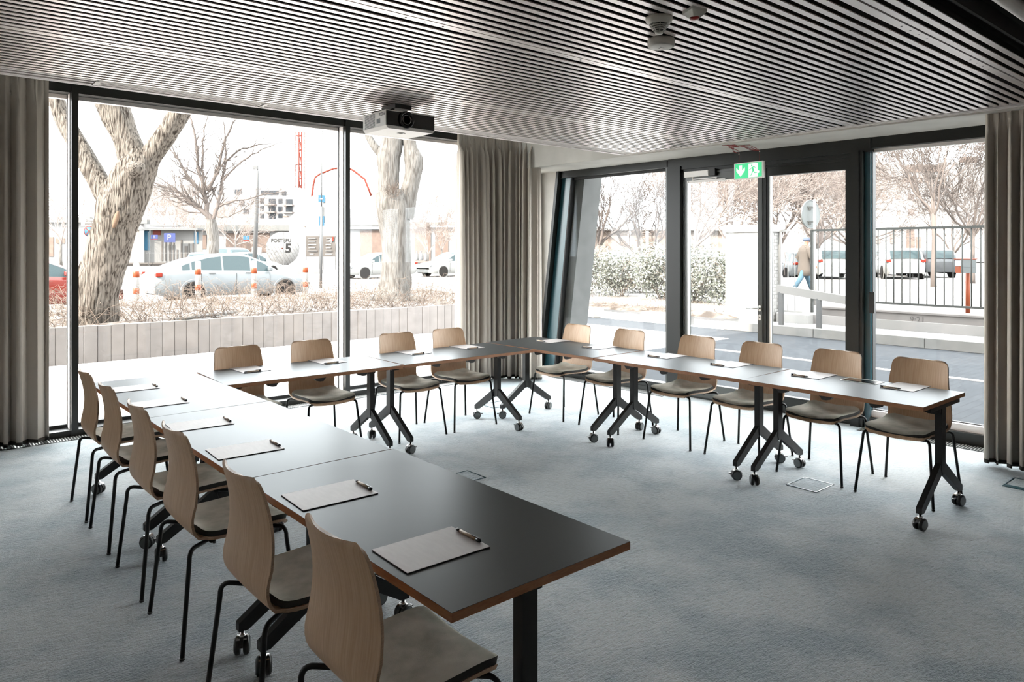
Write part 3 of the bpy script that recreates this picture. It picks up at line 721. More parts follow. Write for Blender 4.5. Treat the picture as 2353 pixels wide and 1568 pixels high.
# ================================================================ outside
FW = Vector((math.cos(ANG), math.sin(ANG), 0)); RT = Vector((math.sin(ANG), -math.cos(ANG), 0))
def D(px, py, d):
    """point of the place seen in direction (px,py) at distance d ahead"""
    p = FW*d + RT*(d*(px-1176.5)/FOC); p.z = EYE - (py-578.0)/FOC*d; return p
def DY(px, py, Y):
    r = FW + RT*((px-1176.5)/FOC); return D(px, py, Y/r.y)
KALB = .58
M_PAVE = pm('paving_slabs', (.74, .70, .67), .9, col2=(.84, .80, .77), scale=2.)
def brickmat(name, c1, c2, mortar, sc, rough=.9, bw=.5, rh=.25, ms=.02, off=.5):
    m = bpy.data.materials.new(name); m.use_nodes = True; N = m.node_tree.nodes; L = m.node_tree.links; b = N['Principled BSDF']
    b.inputs['Roughness'].default_value = rough; b.inputs['Specular IOR Level'].default_value = .08
    tc = N.new('ShaderNodeTexCoord'); t = N.new('ShaderNodeTexBrick'); t.inputs['Color1'].default_value = lin(c1); t.inputs['Color2'].default_value = lin(c2); t.inputs['Mortar'].default_value = lin(mortar)
    t.inputs['Scale'].default_value = sc; t.inputs['Mortar Size'].default_value = ms; t.inputs['Brick Width'].default_value = bw; t.inputs['Row Height'].default_value = rh; t.offset = off
    L.new(tc.outputs['Object'], t.inputs['Vector']); L.new(t.outputs['Color'], b.inputs['Base Color']); return m
M_COBBLE = brickmat('block_paving', (.050, .055, .062), (.061, .066, .073), (.036, .040, .043), 2.4, ms=.012)
M_KERB = pm('kerb_concrete', (.21, .205, .195), .9, col2=(.25, .24, .23), scale=4)
M_GRAVEL = pm('gravel', (.16, .16, .16), .9, col2=(.42, .41, .40), scale=26, lo=.42, hi=.56, bump=.6, bscale=30, bdist=.03)
M_ASPH = pm('asphalt', (.26, .25, .24), .9, col2=(.32, .30, .29), scale=1.5)
M_SOIL = pm('bed_soil', (.09, .072, .06), .95, col2=(.24, .205, .185), scale=5., detail=9., lo=.4, hi=.62, bump=.6, bscale=14, bdist=.05)
M_PALIS = pm('palisade_concrete', (.19, .174, .168), .85, col2=(.22, .203, .196), scale=5., detail=8., bump=.15, bscale=40)
M_PALTOP = pm('palisade_top', (.22, .21, .20), .85)
M_BARK = None
def bark(name, c1, c2, sc, st):
    m = pm(name, c1, .95, 0, .2, col2=c2, scale=sc, stretch=st, detail=7., lo=.36, hi=.56, bump=.9, bscale=sc*1.1, bstretch=st, bdist=.05)
    return m
M_BARK = bark('rough_bark', (.022, .014, .009), (.185, .16, .137), 24., (1.6, 1.6, .18))
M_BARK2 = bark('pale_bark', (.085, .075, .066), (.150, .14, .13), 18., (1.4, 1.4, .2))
M_SCAR = pm('pruned_wood', (.15, .10, .07), .8)
M_TWIG = pm('dry_twig', (.11, .078, .062), .9, 0, .2, col2=(.26, .205, .165), scale=3.)
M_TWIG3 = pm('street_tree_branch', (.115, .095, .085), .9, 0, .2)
M_TWIG2 = pm('hazy_far_branch', (.30, .25, .225), .9, 0, .2)  # haze over the distant crowns is put into this pale colour
M_LEAF = pm('evergreen_leaf', (.075, .09, .06), .35, 0, .8, col2=(.27, .265, .23), scale=9.)
M_CW = pm('painted_white', (.30, .29, .28), .7)
M_CARGLASS = pm('car_glass', (.045, .065, .07), .15, 0, .12)
M_TYRE = pm('tyre', (.015, .013, .012), .85)
M_RIM = pm('wheel_rim', (.14, .14, .14), .3, .6)
M_SILVER = pm('silver_paint', (.135, .146, .153), .38, .1, .3, coat=.12)
M_WHITEP = pm('white_paint', (.26, .26, .25), .3, 0, .5, coat=.5)
M_REDP = pm('red_paint', (.14, .018, .012), .3, 0, .5, coat=.5)
M_BLUEP = pm('blue_paint', (.04, .075, .12), .3, 0, .5, coat=.5)
M_DARKP = pm('dark_paint', (.035, .038, .042), .3, 0, .5, coat=.5)
M_ORANGEP = pm('orange_red_paint', (.22, .05, .02), .4)
M_TAIL = pm('tail_lamp', (.20, .02, .01), .2)
M_HEAD = pm('head_lamp', (.28, .29, .30), .15, .3)

# ---- ground
def slab(name, x0, x1, y0, y1, z, mat_, th=.3):
    m_ = MB(); m_.box(x0, x1, y0, y1, z-th, z); return struct(m_.build(name, mat_))
mb = MB(); mb.box(-40, 12.2, 7.9, 12.40, -.32, -.02); mb.box(-40, 7.18, 7.6, 7.9, -.32, -.02); struct(mb.build('pavement_front', M_PAVE))
mb = MB(); mb.box(12.2, 13.55, 7.9, 40, -.32, -.02); mb.box(7.18, 13.55, -40, 7.9, -.32, -.02);
struct(mb.build('pavement_side', M_COBBLE))
mb = MB(); mb.box(10.6, 10.72, -20, 7.6, -.02, -.012); struct(mb.build('pavement_stripe', M_PAVE))
slab('gravel_strip', 13.66, 14.75, -30, 8.3, .15, M_GRAVEL)
slab('side_ground', 14.6, 120, -60, 19, .33, M_ASPH)
slab('street', -80, 14.6, 18.4, 46, .12, M_ASPH)
slab('street_corner', 14.0, 160, 19, 46, .14, M_ASPH)
slab('far_ground', -120, 260, 46, 260, .42, M_ASPH)
# bumpy planting bed behind the palisade and soil beside the gate
def bumpy(name, x0, x1, y0, y1, z0, nx, ny, amp, seed, mat_):
    m_ = MB(); vs = []
    for i in range(nx+1):
        for j in range(ny+1):
            x = x0+(x1-x0)*i/nx; y = y0+(y1-y0)*j/ny
            e = min(i, nx-i, j, ny-j)
            z = z0 + (amp*noise.noise(Vector((x*.9, y*.9, seed))) + amp*.5*noise.noise(Vector((x*3, y*3, seed))) if e else -.05)
            vs.append((x, y, z))
    m_.add(vs, [(i*(ny+1)+j, (i+1)*(ny+1)+j, (i+1)*(ny+1)+j+1, i*(ny+1)+j+1) for i in range(nx) for j in range(ny)], 0, True)
    return struct(m_.build(name, mat_))
bumpy('planting_bed', -30, 12.2, 12.5, 18.6, .50, 120, 26, .07, 1.3, M_SOIL)
bumpy('side_bed', 13.7, 24, 8.9, 20, .24, 50, 50, .10, 5.1, pm('litter_soil', (.05, .038, .03), .95, col2=(.17, .14, .12), scale=3.5, detail=9., lo=.4, hi=.6))
# palisade retaining wall
mb = MB(); x = -30.0; rnd = random.Random(3)
while x < 12.2:
    h = .535+rnd.uniform(-.004, .004); d = rnd.uniform(-.006, .006)
    mb.box(x+.004, x+.180, 12.40+d, 12.50+d, -.1, h-.004, 0); mb.box(x+.004, x+.180, 12.40+d, 12.50+d, h-.004, h, 1); x += .1825
tag(mb.build('palisade_wall', [M_PALIS, M_PALTOP], bevel=.006, seg=1), 'low retaining wall of upright grey concrete palisade slabs', 'retaining wall')
mb = MB(); mb.box(-30, 12.2, 12.46, 12.52, -.1, .50); struct(mb.build('bed_edge', M_BLACK))
# kerbs on the entrance side
def bar(name, label, cat, p, q, wdt, z0, z1, mat_, group=None):
    p = Vector((p[0], p[1], 0)); q = Vector((q[0], q[1], 0)); d = q-p
    M = Matrix.Translation(p) @ Matrix.Rotation(math.atan2(d.y, d.x), 4, 'Z')
    m_ = MB(); m_.box(0, d.length, -wdt/2, wdt/2, z0, z1, 0, M)
    return tag(m_.build(name, mat_, bevel=.008, seg=1), label, cat, group)
mb = MB()
for i in range(26):
    y1 = 8.9 - i*1.0; mb.box(13.54, 13.66, y1-.99, y1, -.02, .16)
tag(mb.build('kerb', M_KERB, bevel=.006, seg=1), 'pale concrete kerb along the gravel strip beyond the entrance', 'kerb')
bar('edging_stone', 'low concrete edging left of the white gate pillar', 'edging', (13.75, 9.9), (13.72, 11.2), .3, -.02, .22, M_KERB)
bar('edging_stone', 'low concrete edging seen beside the slanted window frame', 'edging', (13.5, 12.5), (14.6, 14.8), .3, -.02, .22, M_KERB)

# ---- trees
def branch(mb_, p, d, L_, r, lev, rnd, up=.12, n=5, spread=.6, minr=.004, kids=(2, 4), wob=.16):
    seg = max(3, int(L_/.35)) if lev > 1 else 3
    pts = [p]; q = p.copy(); dd = d.copy(); rs = [r]
    for i in range(seg):
        dd = (dd + Vector((rnd.gauss(0, wob), rnd.gauss(0, wob), rnd.gauss(0, wob)+up*.4))).normalized()
        q = q + dd*(L_/seg); pts.append(q.copy()); rs.append(max(minr*.6, r*(1-.55*(i+1)/seg)))
    mb_.tube(pts, rs, n if lev > 1 else 3, 0, False)
    if lev <= 0: return
    k = rnd.randint(*kids)
    for i in range(k+1):
        f = .3+.7*i/k if k else 1
        idx = min(len(pts)-1, max(1, int(f*seg+.5)))
        base = pts[idx]; t = (pts[idx]-pts[idx-1]).normalized()
        a = t.orthogonal().normalized(); a = Matrix.Rotation(rnd.uniform(0, 2*PI), 3, t) @ a
        sp = spread*rnd.uniform(.6, 1.25) if i < k else spread*.35
        nd = (t + a*sp).normalized(); nd.z += up; nd.normalize()
        branch(mb_, base, nd, L_*rnd.uniform(.55, .78), max(minr, rs[idx]*rnd.uniform(.55, .75)), lev-1, rnd, up, n, spread, minr, kids, wob)
def bare_tree(name, label, base, h, r, lev, seed, mat_=None, spread=.6, limbs=4, trunk=.35, lean=(0, 0), group=None, kids=(2, 4), minr=.006, up=.12):
    rnd = random.Random(seed); t = thing(name, label, 'tree', base, 0, group)
    m_ = MB(); top = Vector((lean[0], lean[1], h*trunk)); pts = [Vector((0, 0, -.2))+top*0, top*.33+Vector((rnd.uniform(-.03, .03), 0, 0)), top*.66+Vector((0, rnd.uniform(-.04, .04), 0)), top]
    m_.tube(pts, [r*1.35, r, r*.92, r*.95], 10, 0, True); m_.build('trunk', mat_ or M_BARK2, t)
    m_ = MB()
    for i in range(limbs):
        th = 2*PI*i/limbs+rnd.uniform(-.4, .4); e = rnd.uniform(.35, .9)*spread*1.5
        d = Vector((math.cos(th)*e, math.sin(th)*e, 1)).normalized()
        branch(m_, top*rnd.uniform(.85, 1.0), d, h*(1-trunk)*.50, r*.55, lev, rnd, up, 5, spread, minr, kids)
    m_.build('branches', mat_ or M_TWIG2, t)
    return t
def big_limb(m_, ctrl, sides=26, seed=0.0, ridge=.07, lump=.06):
    """ctrl: list of (point, radius); catmull-rom, ridged like old bark"""
    P_ = [c[0] for c in ctrl]; Rr = [c[1] for c in ctrl]; pts = []; rs = []
    n = len(P_)-1
    for i in range(n):
        p0, p1, p2, p3 = P_[max(i-1, 0)], P_[i], P_[i+1], P_[min(i+2, n)]
        st = max(3, int((p2-p1).length/.06))
        for k in range(st):
            f = k/st; pts.append(.5*((2*p1)+(-p0+p2)*f+(2*p0-5*p1+4*p2-p3)*f*f+(-p0+3*p1-3*p2+p3)*f**3)); rs.append(Rr[i]+(Rr[i+1]-Rr[i])*(f*f*(3-2*f)))
    pts.append(P_[-1]); rs.append(Rr[-1]); vs = []; u = None
    for i, p in enumerate(pts):
        t = (pts[min(i+1, len(pts)-1)]-pts[max(i-1, 0)]).normalized()
        u = (u - t*u.dot(t)).normalized() if u is not None else t.cross(Vector((0, 1, .2))).normalized()
        w_ = t.cross(u)
        for k in range(sides):
            th = 2*PI*k/sides; dv = math.cos(th)*u+math.sin(th)*w_
            nz = noise.noise(Vector((math.cos(th)*3.2, math.sin(th)*3.2, i*.10+seed)))
            nb = noise.noise(Vector((p.x*2.2+dv.x, p.y*2.2+dv.y, p.z*1.8+seed)))
            vs.append(p + dv*rs[i]*(1+ridge*(abs(nz)*2-.5)*1.6+lump*nb*2))
    m_.add(vs, [(i*sides+k, i*sides+(k+1) % sides, (i+1)*sides+(k+1) % sides, (i+1)*sides+k) for i in range(len(pts)-1) for k in range(sides)], 0, True)
# tree 1, leaning, close to the long window
t1d = 11.6
def q1(px, py, dd=0): return D(px, py, t1d+dd)
def rr_(w_px, dd=0): return w_px/2/FOC*(t1d+dd)
t = thing('tree', 'old leaning tree with rough bark forking into thick limbs, left in the big pane', 'tree', (0, 0, 0))
m_ = MB()
big_limb(m_, [(q1(196, 790), rr_(118)), (q1(214, 735), rr_(96)), (q1(226, 670), rr_(90)), (q1(243, 600), rr_(90)), (q1(262, 530), rr_(92)), (q1(281, 470), rr_(100)), (q1(300, 420), rr_(92)), (q1(316, 380), rr_(80)), (q1(318, 345), rr_(54))], 40, 2.0, .09, .03)
m_.build('trunk', M_BARK, t)
def limb_part(ctrl, mat_, seed, sides=26, name='limb'):
    a = MB(); big_limb(a, ctrl, sides, seed, .07, .05); return a.build(name, mat_, t)
limb_part([(q1(285, 480), rr_(58)), (q1(246, 445), rr_(54)), (q1(217, 400), rr_(47)), (q1(190, 350), rr_(42)), (q1(160, 300), rr_(40)), (q1(136, 250), rr_(37)), (q1(118, 190), rr_(34)), (q1(90, 90), rr_(30)), (q1(60, -60), rr_(22))], M_BARK, 4.1)
limb_part([(q1(312, 385), rr_(72)), (q1(300, 345), rr_(62)), (q1(287, 310), rr_(56)), (q1(268, 265), rr_(66)), (q1(257, 225), rr_(78)), (q1(245, 150), rr_(58)), (q1(235, 0), rr_(40))], M_BARK, 7.4)
limb_part([(q1(322, 400), rr_(60)), (q1(348, 358), rr_(46)), (q1(372, 325), rr_(46)), (q1(395, 290), rr_(44)), (q1(420, 250), rr_(44)), (q1(455, 195), rr_(38)), (q1(520, 80), rr_(30))], M_BARK, 9.9)
a = MB(); kn = q1(312, 388, -.30)
a.lathe([(.0001, -.16), (.07, -.14), (.13, -.06), (.15, .0), (.12, .07), (.06, .13), (.0001, .15)], kn, 16, 0)
bm_ = a.build('burl', M_BARK, t)
for v in bm_.data.vertices:
    v.co += (v.co-kn).normalized()*.05*noise.noise(v.co*9)
a = MB(); c = q1(268, 505, -.345); Mr = Matrix.Translation(c) @ Matrix.Rotation(ANG-PI/2, 4, 'Z') @ Matrix.Rotation(.28, 4, 'Y')
a.lathe([(.0001, 0), (.04, 0), (.055, .02), (.05, .04), (.0001, .045)], (0, 0, 0), 16, 0, Mr @ Matrix.Diagonal((.8, 1, 1, 1)) @ Matrix.Rotation(PI/2, 4, 'X') @ Matrix.Diagonal((1, 2.6, 1, 1)))
a.build('pruned_scar', M_SCAR, t)
# tree 2, behind the right pane of the long window
t2 = 17.2
def q2(px, py, dd=0): return D(px, py, t2+dd)
def r2_(w_px): return w_px/2/FOC*t2
t = thing('tree', 'stout pale barked pollard tree with flared foot under the projector', 'tree', (0, 0, 0))
m_ = MB(); big_limb(m_, [(q2(905, 712), r2_(118)), (q2(905, 690), r2_(92)), (q2(908, 660), r2_(74)), (q2(910, 620), r2_(68)), (q2(910, 560), r2_(66)), (q2(908, 510), r2_(72)), (q2(904, 470), r2_(80)), (q2(900, 440), r2_(70))], 36, 12.0, .06, .05)
m_.build('trunk', M_BARK2, t)
limb_part([(q2(888, 490), r2_(44)), (q2(893, 445), r2_(50)), (q2(894, 400), r2_(50)), (q2(893, 365), r2_(52)), (q2(902, 325), r2_(48)), (q2(905, 270), r2_(44)), (q2(900, 200), r2_(36))], M_BARK2, 15.0)
limb_part([(q2(925, 500), r2_(48)), (q2(938, 450), r2_(42)), (q2(946, 410), r2_(38)), (q2(950, 370), r2_(42)), (q2(942, 335), r2_(32)), (q2(938, 280), r2_(30)), (q2(942, 200), r2_(28))], M_BARK2, 17.0)
limb_part([(q2(884, 362), r2_(30)), (q2(868, 345), r2_(20)), (q2(853, 325), r2_(17)), (q2(842, 300), r2_(16)), (q2(826, 240), r2_(14))], M_BARK2, 19.0, 16)
a = MB()
for (px, py, dx, dd) in ((850, 694, -34, -.35), (950, 690, 40, -.1), (915, 700, 8, -.45)):
    big_limb(a, [(q2(905+(px-905)*.3, 680, dd*.4), r2_(44)), (q2(px, py, dd), r2_(26)), (q2(px+dx, py+10, dd*1.4), r2_(10))], 14, px*.1, .06, .05)
a.build('roots', M_BARK2, t)
a = MB(); rnd = random.Random(8)
for k in range(60):
    p = q2(900+rnd.gauss(0, 8), 445+rnd.gauss(0, 7), -.42); d = Vector((rnd.gauss(0, .5), rnd.gauss(-.3, .3), rnd.uniform(.1, 1))).normalized()
    branch(a, p, d, rnd.uniform(.15, .45), .004, 0, rnd, .1, 3)
a.build('shoots', M_TWIG, t)
# mid tree with fine spreading crown behind the silver car
t3 = 31.0
def q3(px, py, dd=0): return D(px, py, t3+dd)
def r3_(w_px): return w_px/2/FOC*t3
t = thing('tree', 'bare spreading street tree with fine branches behind the silver car', 'tree', (0, 0, 0))
m_ = MB(); big_limb(m_, [(q3(489, 675), r3_(38)), (q3(489, 640), r3_(32)), (q3(489, 585), r3_(27)), (q3(490, 550), r3_(25)), (q3(487, 525), r3_(26)), (q3(486, 505), r3_(22))], 18, 3.0, .05, .08)
m_.build('trunk', M_BARK2, t)
m_ = MB(); rnd = random.Random(21)
for pts_, w0 in [([(486, 510), (470, 490), (440, 465), (405, 440), (370, 425), (345, 418)], 12), ([(484, 505), (462, 480), (430, 452), (395, 430), (360, 405)], 9), ([(484, 508), (475, 480), (472, 450), (462, 415), (455, 380), (452, 330), (440, 280), (432, 255)], 13),
                 ([(472, 450), (450, 430), (425, 400), (412, 370), (390, 345), (372, 330)], 8), ([(478, 440), (492, 410), (505, 370), (518, 320), (535, 285), (550, 262)], 9), ([(488, 505), (498, 475), (508, 440), (512, 400), (522, 370), (545, 345), (580, 335), (625, 330)], 10),
                 ([(512, 415), (535, 390), (570, 360), (600, 345), (655, 325)], 6), ([(505, 475), (530, 465), (565, 458), (610, 445), (655, 440)], 5), ([(470, 445), (466, 410), (464, 380), (466, 340), (470, 300), (478, 255)], 8), ([(455, 430), (420, 385), (400, 345), (385, 320)], 6), ([(492, 410), (510, 385), (520, 350), (515, 300), (512, 265)], 6), ([(500, 500), (525, 497), (560, 480), (590, 460)], 4)]:
    path = []; dz = rnd.uniform(-.8, .8)
    for i in range(len(pts_)-1):
        for k in range(3):
            f = k/3; path.append(q3(pts_[i][0]*(1-f)+pts_[i+1][0]*f+rnd.gauss(0, 1.2), pts_[i][1]*(1-f)+pts_[i+1][1]*f+rnd.gauss(0, 1.2), dz*(i+f)/len(pts_)))
    path.append(q3(*pts_[-1], dz)); n_ = len(path)
    rs = [max(.010, r3_(w0)*(1-.8*i/n_)) for i in range(n_)]; m_.tube(path, rs, 6, 0, False)
    for i in range(3, n_):
        for _ in range(2):
            d = (path[i]-path[i-1]).normalized(); a_ = Matrix.Rotation(rnd.uniform(0, 2*PI), 3, d) @ d.orthogonal().normalized()
            branch(m_, path[i], (d+a_*rnd.uniform(.5, 1.1)).normalized(), rnd.uniform(.5, 1.15), max(.007, rs[i]*.35), 2, rnd, .14, 4, .8, .005, (2, 3))
m_.build('branches', M_TWIG3, t)

# ---- dry twigs over the bed
mb = MB(); rnd = random.Random(11)
for k in range(2500):
    x = rnd.uniform(-1, 12); y = 12.7+5.2*rnd.random()**.9
    if rnd.random() < .25: y = 12.65+rnd.random()*.9
    p = Vector((x, y, .47)); th = rnd.uniform(0, 2*PI); h = rnd.uniform(.12, .54)*(1.15 if 14 < y < 17 else .8); l_ = rnd.uniform(.15, .8)
    path = [p]
    for i in range(1, 6):
        f = i/5; path.append(p + Vector((math.cos(th)*l_*f, math.sin(th)*l_*f, h*math.sin(f*PI*rnd.uniform(.5, .8))))+Vector((rnd.gauss(0, .02), rnd.gauss(0, .02), rnd.gauss(0, .02))))
    for v in path: v.y = max(12.58, v.y)
    mb.tube(path, [.0045, .004, .0035, .003, .0025, .002], 3, 0, False)
tag(mb.build('dry_shrubs', M_TWIG), 'tangle of dry leafless shrub stems covering the raised bed', 'shrubs', kind='stuff')
mb = MB(); mb.tube([DY(400, 736, 12.95), DY(470, 726, 13.3), DY(545, 718, 13.7)], .035, 10); mb.tube([DY(430, 738, 12.9), DY(520, 726, 13.2)], .02, 8)
tag(mb.build('fallen_log', M_PALTOP), 'pale fallen stem lying on the soil of the bed', 'log')

# ---- vehicles
def car(label, paint, loc, rz, L_=4.75, W_=1.82, H_=1.47, kind='sedan', group=None, tail=True):
    t = thing('car', label, 'car', loc, rz, group)       # local x: rear -> front, centred
    hw = W_/2; st = 44
    if kind == 'sedan':
        deck = [(0, .80), (.02, .98), (.06, 1.04), (.17, 1.07), (.60, .99), (.75, .96), (.90, .84), (.97, .70), (1, .56)]
        belt = [(0, .84), (.06, .96), (.2, .98), (.5, .95), (.75, .90), (.92, .76), (1, .56)]
        gh = [(.07, 1.03), (.14, 1.16), (.22, 1.30), (.32, 1.41), (.42, 1.465), (.50, 1.47), (.57, 1.42), (.66, 1.24), (.755, .96)]
        roof = (.27, .555); pillars = [(.20, .212), (.385, .402), (.57, .588)]; sidewin = (.145, .70)
    else:
        deck = [(0, .70), (.02, .95), (.05, 1.0), (.10, 1.0), (.66, .98), (.78, .94), (.92, .82), (.98, .66), (1, .5)]
        belt = [(0, .80), (.05, .95), (.2, .97), (.5, .94), (.78, .88), (.93, .74), (1, .5)]
        gh = [(.02, .97), (.05, 1.20), (.09, 1.38), (.16, 1.44), (.35, 1.47), (.50, 1.45), (.58, 1.38), (.68, 1.2), (.79, .94)]
        roof = (.085, .56); pillars = [(.09, .13), (.36, .378), (.57, .59)]; sidewin = (.12, .71)
    k = H_/1.47
    def ip(tab, x):
        for a, b in zip(tab, tab[1:]):
            if x <= b[0]:
                f = (x-a[0])/(b[0]-a[0]) if b[0] > a[0] else 0; f = max(0, min(1, f)); return (a[1]+(b[1]-a[1])*f)*k
        return tab[-1][1]*k
    def wid(x): return hw*(1-.16*max(0, (.10-x)/.10)**2-.24*max(0, (x-.88)/.12)**2)
    m_ = MB(); n = 9; vs = []
    for i in range(st+1):
        x = i/st; w_ = wid(x); zb = ip(belt, x); zd = max(zb, ip(deck, x)); z0 = .20+.10*max(0, (.06-x)/.06)+.06*max(0, (x-.95)/.05)
        sec = [(w_*.90, z0), (w_*.985, z0+.10), (w_, .52*k), (w_*.995, zb-.12), (w_*.955, zb-.02), (w_*.90, zb+(zd-zb)*.4), (w_*.6, zd-.01), (0, zd)]
        full = [(-a, b) for a, b in sec] + [(a, b) for a, b in sec[::-1][1:]]
        vs += [((x-.5)*L_, a, b) for a, b in full]; N_ = len(full)
    m_.add(vs, [(i*N_+j, i*N_+j+1, (i+1)*N_+j+1, (i+1)*N_+j) for i in range(st) for j in range(N_-1)], 0, True)
    m_.add(vs[:N_], [list(range(N_))], 0); m_.add(vs[-N_:], [list(range(N_))[::-1]], 0)
    # roof and pillars / glass
    gm = MB(); sg = 60; vs = []; xs_ = []
    for i in range(sg+1):
        x = gh[0][0]+(gh[-1][0]-gh[0][0])*i/sg; xs_.append(x); z = ip(gh, x); zb = min(ip(belt, x)-.02, z-.004); w0 = wid(x)*.945
        def wz(zz): return w0-.30*(zz-zb)
        ze = max(zb+.002, z-.07*min(1, (z-zb)/.2))
        sec = [(wz(zb), zb), (wz(ze), ze), (wz(z)-.07, z-.012), (0, z)]
        full = [(-a, b) for a, b in sec] + [(a, b) for a, b in sec[::-1][1:]]; vs += [((x-.5)*L_, a, b) for a, b in full]
    for i in range(sg):
        xm = (xs_[i]+xs_[i+1])/2; pil = any(a <= xm <= b for a, b in pillars) or not (sidewin[0] < xm < sidewin[1])
        for j in range(6):
            f = [i*7+j, i*7+j+1, (i+1)*7+j+1, (i+1)*7+j]; q = [vs[v] for v in f]
            side = j in (0, 5); tgt = m_ if (side and pil) or (not side and roof[0] < xm < roof[1]) or j in (1, 4) else gm
            tgt.add(q, [(0, 1, 2, 3)], 0, True)
    # arches, wheels
    wr = .325
    for xx in (-.5+.215, -.5+.805):
        for s in (-1, 1):
            Mx = Matrix.Rotation(PI/2, 4, 'X')
            m_.lathe([(wr+.055, -.02), (wr+.075, .004), (wr+.055, .010)] if s < 0 else [(wr+.055, -.010), (wr+.075, -.004), (wr+.055, .02)], (xx*L_, s*(hw-.004), wr), 30, 0, Mx)
    body = m_.build('body', paint, t); gm.build('windows', M_CARGLASS, t)
    wl = MB()
    for xx in (-.5+.215, -.5+.805):
        for s in (-1, 1):
            wl.lathe([(.0001, 0), (wr+.06, 0)], (xx*L_, s*(hw+.004), wr), 30, 0, Matrix.Rotation(PI/2, 4, 'X'))
    wl.build('wheel_arches', M_TYRE, t)
    for xx in (-.5+.215, -.5+.805):
        for s in (-1, 1):
            a = MB(); Mx = Matrix.Rotation(PI/2, 4, 'X'); c = (xx*L_, s*(hw-.06), wr)
            a.lathe([(wr-.07, -.10), (wr-.01, -.10), (wr, -.08), (wr, .08), (wr-.01, .10), (wr-.07, .10)], c, 28, 0, Mx)
            wh = a.build('wheel', M_TYRE, t)
            a = MB(); c2 = Vector((xx*L_, s*(hw+.022), wr))
            a.lathe([(wr-.10, 0), (wr-.07, 0), (wr-.07, .01), (wr-.10, .01)], c2, 28, 0, Mx)
            for q in range(8):
                th = q*PI/4; a.tube([c2, c2+Vector((math.cos(th)*(wr-.08), 0, math.sin(th)*(wr-.08)))], .018, 5, 0)
            a.build('rim', M_RIM, wh)
    a = MB()
    for s in (-1, 1): a.cbox((.475*L_, s*hw*.66, .66*k), (.16, .34, .13), 0, None)
    a.build('headlamps', M_HEAD, t, bevel=.03)
    a = MB()
    for s in (-1, 1): a.cbox((-.482*L_, s*hw*.84, .86*k), (.18, .22, .13), 0, None)
    a.build('tail_lamps', M_TAIL, t, bevel=.03)
    a = MB()
    for s in (-1, 1):
        a.cbox((.195*L_, s*(hw+.06), .985*k), (.12, .16, .13), 0, None)
    a.build('mirrors', paint, t, bevel=.03)
    a = MB()
    for s in (-1, 1):
        for xx in (.06, -.17): a.box(xx*L_-.10, xx*L_+.08, s*(hw+.005)-.012, s*(hw+.005)+.012, .86*k, .89*k)
    a.build('door_handles', M_RIM, t)
    a = MB()
    for s in (-1, 1):
        for xx in (.20, -.02, -.24): a.box(xx*L_-.004, xx*L_+.004, s*(hw+.001)-.004, s*(hw+.001)+.004, .30, .88*k)
    a.build('door_gaps', M_TYRE, t)
    return t
car('silver saloon car parked beyond the bed, seen through the big pane', M_SILVER, (8.02, 23.3, .12), 0, 4.75, 1.85, 1.48)
car('red car half hidden by the left curtain and leaning tree', M_REDP, (2.4, 22.2, .12), 0, 4.4, 1.8, 1.46, 'hatch')
car('white car partly behind the pollard tree trunk', M_WHITEP, (21.0, 36.6, .14), PI, 4.3, 1.75, 1.45)
car('white car cut off by the bunched curtain', M_WHITEP, (26.2, 36.4, .14), PI, 4.6, 1.8, 1.5)
for (px, d, pnt, rz, lab, kd) in [(468, 44, M_BLUEP, 1.2, 'blue car far behind the street tree, left of its trunk', 'hatch'), (508, 46, M_BLUEP, 1.9, 'blue car far behind the street tree, right of its trunk', 'hatch'), (533, 47, M_REDP, 1.3, 'small red car among the far parked cars left of the lamp post', 'hatch'),
                             (566, 44, M_WHITEP, .3, 'white car far behind the foot of the street lamp', 'sedan')]:
    p = D(px, 600, d); car(lab, pnt, (p.x, p.y, .14 if p.y < 46 else .42), rz, 4.2, 1.75, 1.48, kd)
# right hand parking cars
for (px, d, pnt, rz, lab, kd) in [(1345, 42, M_REDP, .2, 'red car behind the hedge, close to the slanted frame', 'hatch'), (1425, 41, M_WHITEP, .6, 'pale car above the hedge in the corner pane', 'sedan'), (1512, 37, M_ORANGEP, 1.0, 'orange red car above the hedge next to the door mullion', 'hatch'),
                             (1572, 40, M_SILVER, .9, 'silver car seen past the left edge of the left door leaf', 'sedan'), (1632, 33, M_WHITEP, .5, 'white car left of the white brick pillar', 'sedan'), (1818, 40, M_SILVER, .95, 'silver car behind the walking person', 'hatch'), (1905, 36, M_WHITEP, .62, 'white hatchback with its tail to the fence in the right door leaf', 'hatch'),
                             (2020, 42, M_SILVER, .8, 'grey car behind the left end of the fence in the right pane', 'sedan'), (2062, 36, M_WHITEP, .55, 'white car in the middle of the fence view, right pane', 'hatch'), (2125, 38, M_DARKP, .7, 'dark car with red tail lights in the right pane', 'hatch')]:
    p = D(px, 600, d); car(lab, pnt, (p.x, p.y, .33 if p.y < 19 else .14), rz, 4.2, 1.75, 1.5, kd)

# ---- bollards
def bollard(px, Y, h, lab):
    p = DY(px, 640, Y); t = thing('bollard', lab, 'bollard', (p.x, p.y, .12), 0, 'red and white bollards'); r = .07
    a = MB(); a.lathe([(r, 0), (r, h-.03), (r*.8, h), (.0001, h)], n=20); a.build('post', M_CW, t)
    a = MB()
    for z in (h-.34, h-.74): a.lathe([(r+.001, z), (r+.003, z+.002), (r+.003, z+.138), (r+.001, z+.14)], n=20)
    a.build('red_bands', M_ORANGEP, t)
bollard(313, 19.0, 1.26, 'red and white bollard right of the leaning tree trunk'); bollard(455, 18.9, 1.30, 'red and white bollard in front of the silver car rear wheel')
bollard(584, 18.9, 1.30, 'red and white bollard before the silver car front door'); bollard(702, 18.9, 1.30, 'red and white bollard at the nose of the silver car')

